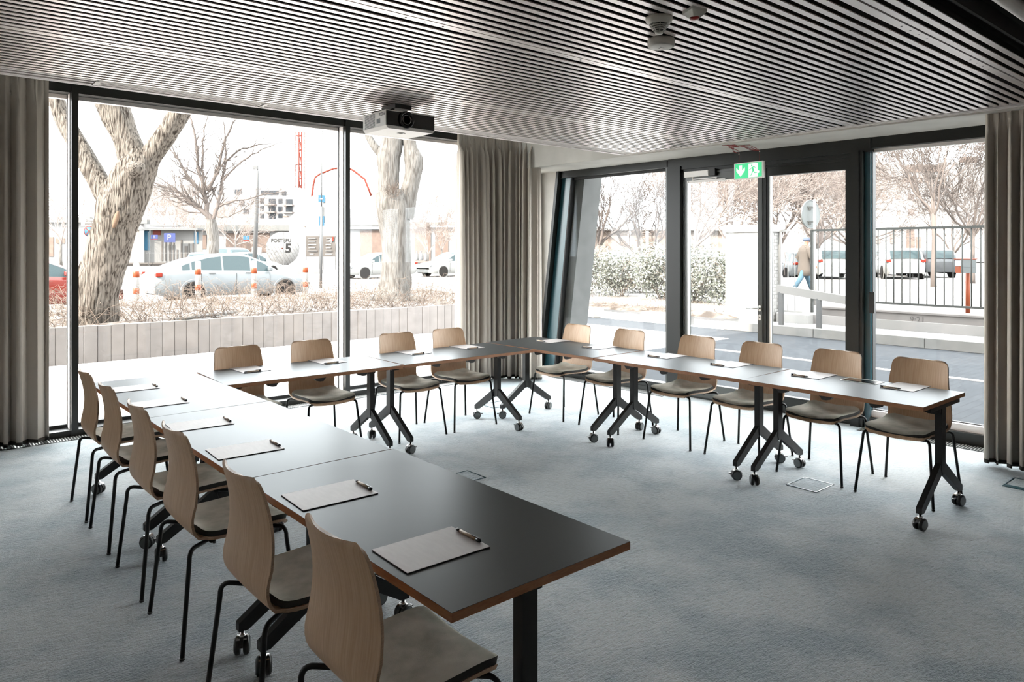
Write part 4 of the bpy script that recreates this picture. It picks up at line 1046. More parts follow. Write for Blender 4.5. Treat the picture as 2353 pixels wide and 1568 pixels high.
# ---- signs
M_SBLUE = pm('sign_blue', (.025, .085, .14), .5); M_SNAVY = pm('sign_navy', (.03, .04, .12), .5); M_SRED = pm('sign_red', (.13, .02, .01), .5); M_SGREY = pm('sign_back_grey', (.13, .14, .14), .45, .3)
M_SW = pm('sign_white', (.16, .155, .15), .6); M_DTXT = pm('dark_lettering', (.05, .04, .035), .7); M_BROWNB = pm('brown_banner', (.085, .075, .068), .8)
M_POLE = pm('galvanised_pole', (.12, .12, .12), .5, .4)
def facing(p, ang=0.0):
    """frame at p whose XY plane faces the room, x to the right"""
    M = Matrix.Translation(p) @ Matrix.Rotation(ANG-PI/2+ang, 4, 'Z') @ Matrix.Rotation(PI/2, 4, 'X'); return M
d = 34.0; k = d/FOC
t = thing('no_stopping_sign', 'round blue no stopping sign with red cross, left of the leaning trunk', 'road sign', (0, 0, 0))
c = D(205, 532, d); r = 12.5*k; Mf = facing(c)
a = MB(); a.tube([c+Vector((0, .04, 0)), Vector((c.x, c.y+.04, .1))], .03, 8); a.build('pole', M_POLE, t)
a = MB(); a.lathe([(.0001, 0), (r, 0), (r, .01), (.0001, .01)], n=32, M=Mf); a.build('rim', M_SRED, t)
a = MB(); a.lathe([(r*.84, .0105), (r*.84, .014), (.0001, .014)], n=32, M=Mf); a.build('disc', M_SBLUE, t)
a = MB()
for q in (1, -1): a.cbox((0, 0, .016), (r*1.7, r*.15, .004), 0, Mf @ Matrix.Rotation(q*PI/4, 4, 'Z'))
a.build('cross', M_SRED, t)
t = thing('street_name_plate', 'white plate with two lines of text above the no stopping sign', 'sign', (0, 0, 0))
c = D(208, 511, d); Mf = facing(c); a = MB(); a.cbox((0, 0, 0), (44*k, 16*k, .02), 0, Mf); a.build('plate', M_SW, t)
a = MB(); text_mb(a, 'Droga', 7*k, Mf @ Matrix.Translation((-2*k, 3.2*k, .013))); text_mb(a, 'wewnętrzna', 6.4*k, Mf @ Matrix.Translation((3*k, -3.4*k, .013))); a.build('lettering', M_DTXT, t)
# billboard shelter
d = 60.0; k = d/FOC
def Q(px, py): return D(px, py, d)
t = thing('kiosk_shelter', 'glazed advertising shelter with flat roof left of the street tree', 'shelter', (0, 0, 0))
Mf = facing(Q(375, 560))
def fbox(m_, x0, x1, y0, y1, z0, z1, mi=0): m_.box((x0-375)*k, (x1-375)*k, (560-y1)*k, (560-y0)*k, z0, z1, mi, Mf)
a = MB(); fbox(a, 270, 455, 525, 529, -1.2, .1); fbox(a, 347, 412, 518, 520, -1.0, .2); a.build('roof', M_POLE, t)
for x_ in (345, 449): a = MB(); fbox(a, x_-1, x_+1.2, 529, 614, 0, .06); a.build('post', M_POLE, t)
a = MB(); fbox(a, 270, 455, 604, 608, -.9, .1); fbox(a, 275, 450, 608, 614, -.8, 0); a.build('base', M_BROWNB, t)
a = MB(); fbox(a, 320, 455, 529, 604, -.9, -.85); a.build('back_panel', M_SW, t)
a = MB(); fbox(a, 285, 319, 529, 604, -.1, -.05); a.build('cream_panel', pm('cream_board', (.24, .21, .18), .7), t)
a = MB(); fbox(a, 320, 333, 530, 575, -.84, -.8); fbox(a, 436, 446, 532, 560, -.84, -.8); a.build('blue_poster', M_SBLUE, t)
a = MB(); fbox(a, 340, 358, 529, 540, -.84, -.8); a.build('red_poster', M_SRED, t)
a = MB()
for i in range(9): x_ = 360+i*9; fbox(a, x_, x_+rnd.uniform(2, 7), 545+rnd.uniform(0, 30), 600, -.84, -.8)
a.build('posters', M_BROWNB, t)
t = thing('house_number_sign', 'small navy number sign in front of the shelter, left of the parking sign', 'sign', (0, 0, 0))
a = MB(); fbox(a, 348, 364, 540, 551, .08, .1); a.build('plate', M_SNAVY, t); a = MB(); fbox(a, 348, 364, 549.5, 551, .1, .11); a.build('red_strip', M_SRED, t)
a = MB(); text_mb(a, '8', 9*k, Mf @ Matrix.Translation(((356-375)*k, (560-545)*k, .11))); a.build('numeral', M_SW, t)
t = thing('parking_sign', 'blue sign with a white letter P before the shelter', 'sign', (0, 0, 0))
a = MB(); fbox(a, 378, 404, 536, 557, .08, .1); a.build('plate', M_SNAVY, t); a = MB(); text_mb(a, 'P', 19*k, Mf @ Matrix.Translation((15*k, (560-546.5)*k, .11)), bold=.01); a.build('letter', M_SW, t)
t = thing('house_number_sign', 'small blue sign with a white five and red strip, left of the street lamp pole', 'sign', (0, 0, 0))
a = MB(); fbox(a, 560, 574, 542, 552, .08, .1); a.build('plate', M_SBLUE, t); a = MB(); fbox(a, 560, 574, 552, 554.5, .08, .1); a.build('red_strip', M_SRED, t)
a = MB(); text_mb(a, '5', 10*k, Mf @ Matrix.Translation(((568-375)*k, (560-547)*k, .11))); a.build('numeral', M_SW, t)
# green wire fence
t = thing('wire_fence', 'thin green wire mesh fence running behind the silver car', 'fence', (0, 0, 0))
a = MB()
for x_ in (345, 455, 545, 655): fbox(a, x_-.6, x_+.6, 533, 614, .3, .34)
a.build('posts', M_POLE, t)
a = MB(); fbox(a, 340, 780, 581, 582.3, .3, .33); x_ = 345
while x_ < 780: fbox(a, x_, x_+.12, 545, 604, .31, .315); x_ += 2.4
a.build('mesh', M_POLE, t)
# cable reel
d = 66.0; k = d/FOC; c = D(649, 571, d); Mf = facing(c, .0); r = 38*k
M_REEL = brickmat('reel_boards', (.255, .25, .245), (.275, .27, .265), (.19, .18, .17), 1.0, bw=30, rh=.28, ms=.03)
t = thing('cable_reel', 'big round white wooden cable reel lettered with the street name and a large 5', 'cable reel', (0, 0, 0))
Mt = Mf @ Matrix.Rotation(-1.05, 4, 'Z')
a = MB(); a.lathe([(.0001, -.05), (r, -.05), (r, .05), (.0001, .05)], n=48); fl = a.build('front_disc', M_REEL, t); fl.matrix_local = Mt
a = MB(); a.lathe([(.0001, -.05), (r, -.05), (r, .05), (.0001, .05)], n=48); fl = a.build('rear_disc', M_REEL, t); fl.matrix_local = Mt @ Matrix.Translation((0, 0, -1.1))
a = MB(); a.lathe([(r*.5, -1.06), (r*.5, -.06)], n=32, M=Mf); a.build('core', M_BROWNB, t)
a = MB(); text_mb(a, 'POSTĘPU', 11*k, Mf @ Matrix.Translation((-2.5*k, 17.5*k, .055)), bold=.012, depth=.01); text_mb(a, '5', 29*k, Mf @ Matrix.Translation((14*k, -1*k, .055)), bold=.05, depth=.01)
a.build('lettering', pm('stencil_grey', (.018, .017, .016), .8), t)
a = MB(); a.lathe([(.0001, .06), (1.6*k, .06)], n=12, M=Mf); a.build('bolt', M_SRED, t)
# leaning small round board, banners
d = 56.0; k = d/FOC; c = D(589, 583, d); Mf = facing(c, .1) @ Matrix.Rotation(-.12, 4, 'Z')
t = thing('leaning_board', 'small pale lettered board leaning left of the cable reel', 'board', (0, 0, 0))
a = MB(); a.cbox((0, 0, 0), (22*k, 30*k, .06), 0, Mf); a.cbox((0, -20*k, -.1), (6*k, 24*k, .06), 0, Mf); a.build('board', M_SW, t); a = MB(); text_mb(a, 'S', 12*k, Mf @ Matrix.Translation((-6*k, 4*k, .035)), bold=.01); a.build('lettering', M_DTXT, t)
def banner(x0, x1, y0, y1, d, lab, lines, red=False):
    k = d/FOC; c = D((x0+x1)/2, (y0+y1)/2, d); Mf = facing(c); t = thing('banner', lab, 'banner', (0, 0, 0)); W_ = (x1-x0)*k; H_ = (y1-y0)*k
    a = MB(); a.sheet(lambda u, v: Mf @ Vector(((u-.5)*W_, (v-.5)*H_, .03*math.sin(v*9+u*4))), 8, 10, .01); a.build('cloth', M_BROWNB, t)
    a = MB()
    for i, w_ in enumerate(lines): a.cbox((-W_*.05+ (w_-.5)*W_*.1, H_*(.40-.155*i), .055), (W_*w_, H_*.05, .008), 0, Mf)
    if red: text_mb(a, '4', H_*.30, Mf @ Matrix.Translation((W_*.12, H_*.28, .055)), bold=.02)
    a.build('text_lines', M_SW, t)
    a = MB(); a.cbox((W_*.3, H_*.36, .05), (W_*.12, H_*.22, .01), 0, Mf) if red else a.cbox((0, -H_*.49, .05), (W_*.9, H_*.01, .01), 0, Mf)
    a.build('accent', M_SRED if red else M_BROWNB, t)
    a = MB()
    for s in (-.5, .5): a.tube([Mf @ Vector((s*W_, H_*.62, -.03)), Mf @ Vector((s*W_, -H_*1.5, -.03))], .03, 6)
    a.build('poles', M_POLE, t)
banner(703, 734, 543, 590, 50, 'dark grey banner with pale text lines right of the cable reel', [.55, .5, .65, .5, .7, .3])
banner(742, 771, 543, 590, 50, 'dark grey banner with a white four and red figures beside the mullion', [.3, .3, .45, .4, .5, .55], True)
d = 30.0; k = d/FOC
t = thing('sign_mast', 'thin tall mast with small blue traffic signs beside the window mullion', 'mast', (0, 0, 0))
a = MB(); a.tube([D(737, 667, d), D(739, 475, d)], .06, 8); a.tube([D(739, 475, d), D(740, 297, d)], .026, 6); a.build('pole', M_POLE, t)
a = MB(); Mf = facing(D(739, 457, d)); a.cbox((0, 0, 0), (15*k, 17*k, .03), 0, Mf); a.cbox((0, -51*k, 0), (12*k, 22*k, .03), 0, Mf); a.build('blue_signs', M_SBLUE, t)
a = MB(); a.cbox((0, 0, .02), (8*k, 3*k, .01), 0, Mf); text_mb(a, 'R', 12*k, Mf @ Matrix.Translation((0, -51*k, .02))); a.cbox((6*k, -26*k, -.03), (5*k, 60*k, .03), 0, Mf); a.build('white_parts', M_SW, t)
# street lamp
d = 36.0
t = thing('street_lamp', 'white street lamp post with curved neck above the far flats', 'street lamp', (0, 0, 0))
a = MB(); a.tube([D(583, 650, d), D(590, 480, d), D(593, 400, d), D(592, 393, d), D(588, 387, d)], [.13, .10, .07, .06, .05], 8); a.build('pole', M_POLE, t)
a = MB(); a.cbox((0, 0, 0), (.30, .22, .10), 0, facing(D(587, 385, d))); a.build('lamp_head', M_POLE, t, bevel=.03)

# ---- white gable house, sheds, flats
M_WALLW = pm('white_render', (.30, .295, .29), .9); M_ROOF = pm('corrugated_roof', (.13, .13, .13), .8, col2=(.16, .16, .15), scale=30, stretch=(3, .1, .1))
M_BRW = pm('brown_shed', (.13, .095, .08), .9, col2=(.16, .12, .10), scale=3); M_WIN = pm('flat_window', (.03, .033, .038), .3); M_WINP = pm('pink_panel', (.17, .14, .13), .8)
def face_building(name, label, d, x0, x1, y0, y1, depth, z0=.3, parts=(), wall=None, gable=None, cat='building'):
    k = d/FOC; c = D((x0+x1)/2, 578, d); Mf = facing(c); cx_ = (x0+x1)/2; t = thing(name, label, cat, (0, 0, 0))
    yb = 578+(EYE-z0)/k
    def X(x): return (x-cx_)*k
    def Yv(y): return (578-y)*k
    a = MB()
    if gable: a.prism([(X(x), Yv(y)) for x, y in gable] + [(X(gable[-1][0]), Yv(yb)), (X(gable[0][0]), Yv(yb))], 'z', -depth, 0, 0, Mf)
    else: a.box(X(x0), X(x1), Yv(yb), Yv(y0), -depth, 0, 0, Mf)
    a.build('wall', wall or M_WALLW, t)
    for (nm, mt, rects, z) in parts:
        for (a0, a1, b0, b1) in rects:
            a = MB(); a.box(X(a0), X(a1), Yv(b1), Yv(b0), -.02, z, 0, Mf); a.build(nm, mt, t)
    return t
wins = [(598, 606, 457, 468), (618, 633, 457, 470), (640, 649, 457, 468), (657, 672, 458, 471), (598, 606, 474, 485), (618, 633, 475, 487), (640, 649, 475, 486), (657, 672, 475, 488), (598, 606, 491, 502), (618, 633, 491, 503), (640, 649, 491, 501),
        (500, 512, 437, 448), (540, 556, 436, 447), (600, 640, 438, 448), (648, 658, 440, 449), (520, 532, 462, 474), (550, 562, 462, 474), (560, 572, 480, 492)]
face_building('flats', 'white block of flats with rows of windows behind the street lamp', 120, 480, 690, 432, 530, 14, .4, [('window', M_WIN, wins, .15), ('balcony', M_WINP, [(612, 636, 470, 473), (652, 676, 471, 474), (612, 636, 487, 490), (652, 676, 488, 491)], 1.2)])
face_building('flats', 'pale block of flats faint behind the leaning tree', 150, 330, 470, 425, 520, 14, .4, [('window', M_WINP, [(352+18*i, 362+18*i, 440+22*j, 450+22*j) for i in range(6) for j in range(3)], .15)])
face_building('gable_house', 'white gabled house behind the reel and banners', 66, 664, 790, 447, 600, 10, .4, [('eaves', M_BRW, [(655, 664, 497, 500)], .6), ('roof_edge', M_BRW, [(700, 702, 520, 522)], .2)], gable=[(664, 502), (716, 452), (722, 447), (800, 500)])
face_building('shed', 'long low workshop with corrugated roof and brown doors behind the pollard tree', 56, 798, 1080, 522, 605, 8, .3, [('roof', M_ROOF, [(796, 1082, 511, 519)], .5), ('fascia', M_WALLW, [(796, 960, 519, 527)], .4), ('door', M_BRW, [(828, 878, 530, 604), (953, 990, 517, 604), (1000, 1030, 530, 604)], .1)])
face_building('low_building', 'low grey roofed building at far left behind the sign pole', 70, 60, 330, 512, 600, 8, .3, [('roof', M_ROOF, [(60, 215, 500, 512), (320, 345, 505, 515)], .6), ('shutter', M_BRW, [(112, 124, 545, 590), (130, 150, 548, 560)], .1)])
face_building('low_building', 'low flat roofed hall behind the street tree and lamp post', 74, 455, 665, 530, 600, 8, .3, [('roof', M_ROOF, [(440, 668, 518, 531)], .6), ('opening', M_BRW, [(458, 475, 540, 572), (520, 620, 536, 580)], .1)])
# pump boom, crane
t = thing('pump_boom', 'long red concrete pump boom arching over the gabled house', 'crane', (0, 0, 0)); d = 85.0
a = MB(); a.tube([D(x, y, d) for x, y in [(712, 605), (717, 450), (720, 425), (724, 408), (735, 400), (765, 388), (795, 384), (812, 392), (838, 412), (846, 432), (853, 450)]], .13, 6); a.build('arm', M_SRED, t)
t = thing('tower_crane', 'red lattice mast of a tower crane left of the sign mast', 'crane', (0, 0, 0)); d = 130.0; a = MB()
for x in (680, 687, 693, 700): a.tube([D(x, 303, d), D(x, 500, d)], .16 if x in (687, 693) else .10, 4)
y = 312
while y < 480: a.tube([D(680 if (y//33) % 2 else 687, y, d), D(693, y, d)], .16, 4); a.tube([D(687, y, d), D(693, y+33, d)], .11, 4); y += 33
a.build('mast', pm('crane_red', (.11, .02, .012), .6), t)
# rubble bags
rnd = random.Random(4)
for i, (px, py, w_) in enumerate([(958, 590, 9), (967, 590, 12), (979, 591, 11)]):
    c = D(px, py, 52); k = 52/FOC; a = MB(); a.lathe([(w_*.42*k, -9*k), (w_*.5*k, -4*k), (w_*.48*k, 3*k), (w_*.25*k, 8*k), (w_*.12*k, 10*k), (w_*.3*k, 13*k)], c, 12)
    tag(a.build('rubble_bag', M_SW), 'pale rubble bag by the brown shed door, %s of three' % ['leftmost', 'middle', 'rightmost'][i], 'bag', 'rubble bags')
# far bare trees
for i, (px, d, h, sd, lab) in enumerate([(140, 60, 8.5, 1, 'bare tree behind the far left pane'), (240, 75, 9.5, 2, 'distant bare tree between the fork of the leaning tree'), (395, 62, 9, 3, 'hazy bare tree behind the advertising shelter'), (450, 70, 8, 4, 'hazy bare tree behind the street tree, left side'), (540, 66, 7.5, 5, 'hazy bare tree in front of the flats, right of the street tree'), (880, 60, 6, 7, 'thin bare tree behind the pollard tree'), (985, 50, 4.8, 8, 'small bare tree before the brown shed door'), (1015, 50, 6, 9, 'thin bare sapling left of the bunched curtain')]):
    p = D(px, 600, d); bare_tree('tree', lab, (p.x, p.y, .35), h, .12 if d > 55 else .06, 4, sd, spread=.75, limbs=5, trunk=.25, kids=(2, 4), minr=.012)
# ---------------------------------------------------------------- outside the entrance wall
M_BRICKW = brickmat('white_brick', (.27, .265, .26), (.30, .29, .28), (.20, .19, .18), 3.2, bw=.8, rh=.24, ms=.012)
M_WALLC = pm('old_concrete', (.20, .183, .174), .9, col2=(.24, .22, .21), scale=2., detail=8)
M_FENCE = pm('fence_paint', (.062, .064, .060), .5)
M_FENCEW = pm('gate_paint', (.36, .35, .335), .5)
# gate pillar: brick laid along the faces
def brick_face(mb_, p, d, n_, L_, z0, z1, th=.012):
    """slightly proud bricks on a wall face"""
    z = z0; row = 0; rnd = random.Random(int(L_*100))
    while z < z1-.02:
        s = -.12 if row % 2 else 0
        while s < L_-.01:
            a = max(0, s)+.006; b = min(L_, s+.24)-.006
            if b > a:
                o = rnd.uniform(.5, 1)*th; P0 = Vector((p[0], p[1], 0))+Vector((d[0], d[1], 0))*a; P1 = Vector((p[0], p[1], 0))+Vector((d[0], d[1], 0))*b; nn_ = Vector((n_[0], n_[1], 0))*o
                vs = [P0, P1, P1+nn_, P0+nn_]; mb_.add([v+Vector((0, 0, z+.005)) for v in vs]+[v+Vector((0, 0, min(z1, z+.07))) for v in vs], [(0,1,2,3), (7,6,5,4), (0,4,5,1), (1,5,6,2), (2,6,7,3), (3,7,4,0)])
            s += .24
        z += .075; row += 1
t = thing('gate_pillar', 'thick white painted brick gate pillar left of the fence', 'pillar', (0, 0, 0))
a = MB(); a.box(14.13, 14.66, 8.20, 9.24, .1, 2.20); a.build('core', M_FENCEW, t)
a = MB(); brick_face(a, (14.13, 8.20), (0, 1), (-1, 0), 1.04, .2, 2.05); brick_face(a, (14.13, 8.20), (1, 0), (0, -1), .53, .2, 2.05); a.build('bricks', M_FENCEW, t)
a = MB(); a.box(14.08, 14.71, 8.15, 9.29, 2.08, 2.24); a.build('capping', M_FENCEW, t, bevel=.01)
# base wall under the fence
t = MB(); t.box(14.70, 15.0, -12, 7.42, .1, .50); t.box(14.67, 15.03, -12, 7.42, .46, .52)
w_ = tag(t.build('fence_wall', M_WALLC, bevel=.015, seg=1), 'low old concrete wall with chalk writing carrying the railings', 'wall')
Mw = Matrix(((0, 0, -1, 14.697), (-1, 0, 0, 5.45), (0, 1, 0, .36), (0, 0, 0, 1)))
a = MB(); text_mb(a, '9:21', .16, Mw, 0, .002); a.build('chalk_writing', pm('chalk', (.13, .12, .115), .9), w_)
mb = MB(); mb.box(14.35, 14.95, 7.44, 8.17, .1, .36)
tag(mb.build('gate_threshold', M_FENCEW, bevel=.03, seg=1), 'threshold block painted pale as if sunlit at the foot of the gate', 'threshold')  # its white paint stands for sun on the end of the wall
# railings: panels between posts
def railing(label, y0, y1, x_, z0, z1, mat_, step, first, post=True):
    t = thing('railing', label, 'fence', (x_, y0, 0), 0, 'railings on the low wall')
    L_ = y1-y0
    a = MB(); a.box(-.02, .02, 0, L_, z1-.045, z1); a.box(-.02, .02, 0, L_, z0, z0+.04); a.build('rail', mat_, t)
    a = MB(); a.box(-.025, .025, L_-.05, L_, .34, z1); a.build('post', mat_, t)
    y = step; n_ = 0
    while y < L_-.06:
        if n_ == 0: a = MB(); a.tube([(0, 0, z0), (0, 0, z1)], .0115, 6); me = a.mesh('bar', [mat_])
        o = bpy.data.objects.new('bar', me); COL.objects.link(o); o.parent = t; o.location = (0, y, 0); y += step; n_ += 1
    return t
railing('dark railing panel seen through the big right hand pane', 3.7, 6.35, 14.85, .62, 2.13, M_FENCE, .149, 0)
railing('dark railing panel running on behind the right curtain', .9, 3.6, 14.85, .62, 2.13, M_FENCE, .149, 0)
railing('dark railing panel seen through the right door leaf', 6.42, 7.62, 14.85, .62, 2.13, M_FENCE, .149, 0)
railing('white gate of upright bars next to the brick pillar', 7.66, 8.18, 14.55, .36, 2.13, M_FENCEW, .16, 0)
p, q = D(1786, 672, 14.9), D(1990, 708, 13.3); d_ = q-p; n_ = Vector((d_.y, -d_.x, 0)).normalized()*.04
t = thing('barrier', 'pale barrier plank slanting across the gate and railings', 'barrier', (0, 0, 0))
a = MB(); vs = [p-n_, p+n_, q+n_, q-n_]; a.add([v for v in vs]+[v+Vector((0, 0, .16)) for v in vs], [(3,2,1,0), (4,5,6,7), (0,1,5,4), (1,2,6,5), (2,3,7,6), (3,0,4,7)]); a.build('plank', pm('plank_paint', (.24, .23, .22), .8), t)
a = MB()
for f in (.05, .5, .95): v = p.lerp(q, f); a.box(v.x-.04, v.x+.04, v.y-.04, v.y+.04, .14 if v.x > 13.7 else -.02, v.z+.02)
a.build('supports', M_POLE, t)
# parking sign back
d = 18.0; t = thing('round_sign', 'round grey traffic sign seen from behind above the gate', 'road sign', (0, 0, 0)); c = D(1862, 493, d); Mf = facing(c, .55); r = .345
a = MB(); a.lathe([(.0001, 0), (r, 0), (r, .012), (.0001, .012)], n=40, M=Mf); a.build('disc', M_SGREY, t)
a = MB(); a.lathe([(r, -.01), (r+.012, -.01), (r+.012, .022), (r, .022), (r-.01, .014)], n=40, M=Mf); a.build('rim', M_SGREY, t)
a = MB(); p0 = D(1872, 470, d-.1); a.tube([Vector((p0.x, p0.y, .33)), Vector((p0.x, p0.y, 2.95))], .032, 10); a.build('pole', M_FENCEW, t)
a = MB()
for z_ in (.18, -.18): a.cbox((-.02, z_, .03), (.22, .03, .02), 0, Mf); a.cbox((-.06, z_-.05, .03), (.08, .05, .02), 0, Mf)
a.build('clamps', M_FENCE, t)
# red post with grey box
t = thing('red_post_box', 'grey box with red and white edge on an orange red post behind the railings', 'post box', (0, 0, 0)); d = 14.6; k = d/FOC
a = MB(); p0 = D(2224, 600, d); a.tube([Vector((p0.x, p0.y, .33)), Vector((p0.x, p0.y, 1.25))], .045, 10); a.build('post', M_ORANGEP, t)
Mf = facing(D(2219, 612, d-.15)); a = MB(); a.cbox((0, 0, 0), (38*k, 31*k, .16), 0, Mf); a.build('box', pm('box_grey', (.13, .14, .14), .4), t, bevel=.006)
a = MB(); a.cbox((0, 4*k, .082), (30*k, 12*k, .004), 0, Mf); a.build('label', M_SGREY, t)
a = MB(); a.cbox((0, 16.2*k, 0), (42*k, 1.6*k, .17), 0, Mf); a.cbox((-19.5*k, -7*k, .03), (4*k, 16*k, .13), 0, Mf); a.build('red_edge', M_ORANGEP, t)
a = MB(); a.cbox((-19.5*k, 6*k, .03), (4*k, 14*k, .13), 0, Mf); a.build('white_edge', M_FENCEW, t)

# ---- evergreen hedge: individual bushes
def bush(label, c, rx, ry, h, n, seed):
    rnd = random.Random(seed); t = thing('evergreen_bush', label, 'bush', (c[0], c[1], .22), 0, 'evergreen bushes beyond the entrance')
    a = MB()
    for k in range(9):
        th = rnd.uniform(0, 2*PI); e = rnd.uniform(.2, .8); branch(a, Vector((0, 0, -.05)), Vector((math.cos(th)*e, math.sin(th)*e, 1)).normalized(), h*.6, .012, 2, rnd, .1, 4, .8, .004)
    a.build('stems', M_TWIG, t)
    a = MB()
    lobes = [(rnd.uniform(-.55, .55)*rx, rnd.uniform(-.55, .55)*ry, rnd.uniform(.3, .8)*h, rnd.uniform(.35, .6)) for _ in range(12)]
    for k in range(n):
        lx, ly, lz, lr = rnd.choice(lobes); v = Vector((rnd.gauss(0, 1), rnd.gauss(0, 1), rnd.gauss(0, 1))).normalized()*rnd.uniform(.55, 1.05)
        p = Vector((lx+v.x*rx*lr, ly+v.y*ry*lr, max(.04, lz+v.z*h*lr*.75)))
        u = Vector((rnd.gauss(0, 1), rnd.gauss(0, 1), rnd.gauss(.3, 1))).normalized(); w_ = u.cross(Vector((rnd.gauss(0, 1), rnd.gauss(0, 1), rnd.gauss(0, 1)))).normalized(); s = rnd.uniform(.03, .055)
        a.add([p-u*s, p+w_*s*.42-u*s*.1, p+u*s, p-w_*s*.42-u*s*.1], [(0, 1, 2, 3)])
    a.build('leaves', M_LEAF, t)
for i, (x, y, rx, ry, h, lab) in enumerate([(16.6, 15.9, 1.1, 1.1, 1.45, 'evergreen bush beside the slanted frame'), (16.3, 14.2, 1.0, 1.0, 1.45, 'evergreen bush in the left half of the corner pane'), (16.2, 12.6, 1.0, 1.0, 1.5, 'evergreen bush in the middle of the corner pane'), (16.0, 11.4, .9, 1.0, 1.6, 'evergreen bush at the door mullion'), (15.9, 10.3, .8, .8, 1.45, 'evergreen bush in the left door leaf beside the pillar'), (18.2, 15.0, 1.2, 1.2, 1.4, 'rear evergreen bush behind the corner pane'), (18.0, 12.0, 1.2, 1.2, 1.4, 'rear evergreen bush behind the left door leaf')]):
    bush(lab, (x, y), rx, ry, h, 5200, 30+i)
mb = MB(); rnd = random.Random(77)
for k in range(1500):
    x = rnd.uniform(13.8, 15.6); y = rnd.uniform(9.6, 18); th = rnd.uniform(0, 2*PI); h = rnd.uniform(.05, .38)*(1.6 if y > 14.5 else .6); l_ = rnd.uniform(.1, .45); p = Vector((x, y, .2)); path = [p]
    for i in range(1, 5): f = i/4; path.append(p+Vector((math.cos(th)*l_*f, math.sin(th)*l_*f, h*math.sin(f*2.2))))
    mb.tube(path, [.004, .0035, .003, .002, .0015], 3, 0, False)
tag(mb.build('dry_grass', M_TWIG), 'dry stems and litter in front of the evergreen bushes', 'grass', kind='stuff')
mb = MB()
for k in range(5200):
    x = rnd.uniform(17.2, 19.4); y = rnd.uniform(-2, 4.4); z = .33+rnd.uniform(0, .95); p = Vector((x, y, z)); u = Vector((rnd.gauss(0, 1), rnd.gauss(0, 1), rnd.gauss(0, 1))).normalized(); w_ = u.orthogonal().normalized(); s = rnd.uniform(.03, .06)
    mb.add([p-u*s, p+w_*s*.4, p+u*s, p-w_*s*.4], [(0, 1, 2, 3)])
tag(mb.build('clipped_hedge', M_TWIG), 'low brownish clipped hedge behind the red post', 'hedge', kind='stuff')

# ---- trees beyond
for (px, d, h, sp, tr, sd, lab, lv) in [(1375, 30, 5.4, .45, .30, 41, 'bare tree in the left half of the corner pane', 4), (1478, 30, 5.0, .8, .22, 43, 'bare spreading tree in the right half of the corner pane', 4),
                                   (1600, 34, 8.5, .8, .2, 44, 'dense bare tree behind the left door leaf', 5), (1680, 40, 9.0, .8, .2, 45, 'dense bare tree above the gate pillar', 5), (1790, 42, 9.0, .8, .2, 46, 'dense bare tree left of the round sign', 5), (1880, 40, 8.6, .8, .2, 47, 'dense bare tree right of the round sign', 5), (1950, 46, 8.5, .8, .2, 51, 'dense bare tree behind the mullion right of the doors', 5),
                                   (2145, 27, 8.0, .6, .35, 48, 'bare tree in the middle of the big right pane', 4), (2235, 30, 8.5, .7, .25, 49, 'bare tree beside the right curtain', 5), (2190, 40, 6, .8, .2, 50, 'low bare tree in front of the white flats', 4)]:
    p = D(px, 600, d); bare_tree('tree', lab, (p.x, p.y, .3), h, .13 if px < 2100 else .09, lv if lv < 5 else 4, sd, spread=sp, limbs=5 if lv < 5 else 8, trunk=tr, kids=(2, 4) if lv < 5 else (3, 5), minr=.009, up=.10, mat_=M_TWIG3 if lv < 5 or px > 2100 else None)
# vine covered far wall and shed, flats
face_building('vine_wall', 'long wall overgrown with brown creepers behind the corner pane', 62, 1290, 1660, 530, 590, 2, .2, [('coping', M_WALLW, [(1288, 1662, 525, 530)], .5)], wall=pm('creepers', (.10, .075, .06), .95, col2=(.22, .19, .17), scale=1.2, detail=10), cat='wall')
for x_, lb in zip((1446, 1487, 1621, 1628), ('leftmost, in the corner pane', 'second, at the spreading tree', 'third, in the left door leaf', 'rightmost, near the pillar')):
    p = D(x_, 560, 58); a = MB(); a.tube([Vector((p.x, p.y, .2)), Vector((p.x, p.y, 3.3))], .13, 8); tag(a.build('white_post', M_WALLW), 'slim white post before the creeper wall, '+lb, 'post', 'white posts before the creeper wall')
face_building('flats', 'white flats with balcony recesses shaded in brown in the right pane', 95, 1930, 2420, 378, 600, 14, .3, [('window', M_WINP, [(2087, 2100, 446, 459), (2087, 2100, 481, 494), (2058, 2068, 448, 458), (2062, 2068, 484, 494), (2027, 2037, 448, 458)], .1), ('recess_shade', M_BRW, [(2082, 2168, 380, 396), (2074, 2092, 409, 420), (2098, 2104, 404, 420), (2112, 2118, 404, 420), (2126, 2132, 404, 420), (2206, 2245, 360, 374)], .15)])  # brown boxes stand for the shade inside the balconies
face_building('flats', 'higher white wing of the flats near the right curtain', 116, 2170, 2480, 373, 600, 10, .3, [('window', M_WINP, [(2280, 2300, 400, 412)], .1)])
face_building('garage_row', 'low pale garages seen between the railings', 60, 1960, 2140, 538, 600, 6, .1, [('door', M_BRW, [(2083, 2100, 525, 600), (2104, 2114, 545, 600)], .1), ('window', M_WINP, [(2012, 2022, 545, 560), (2045, 2055, 540, 560)], .1)])

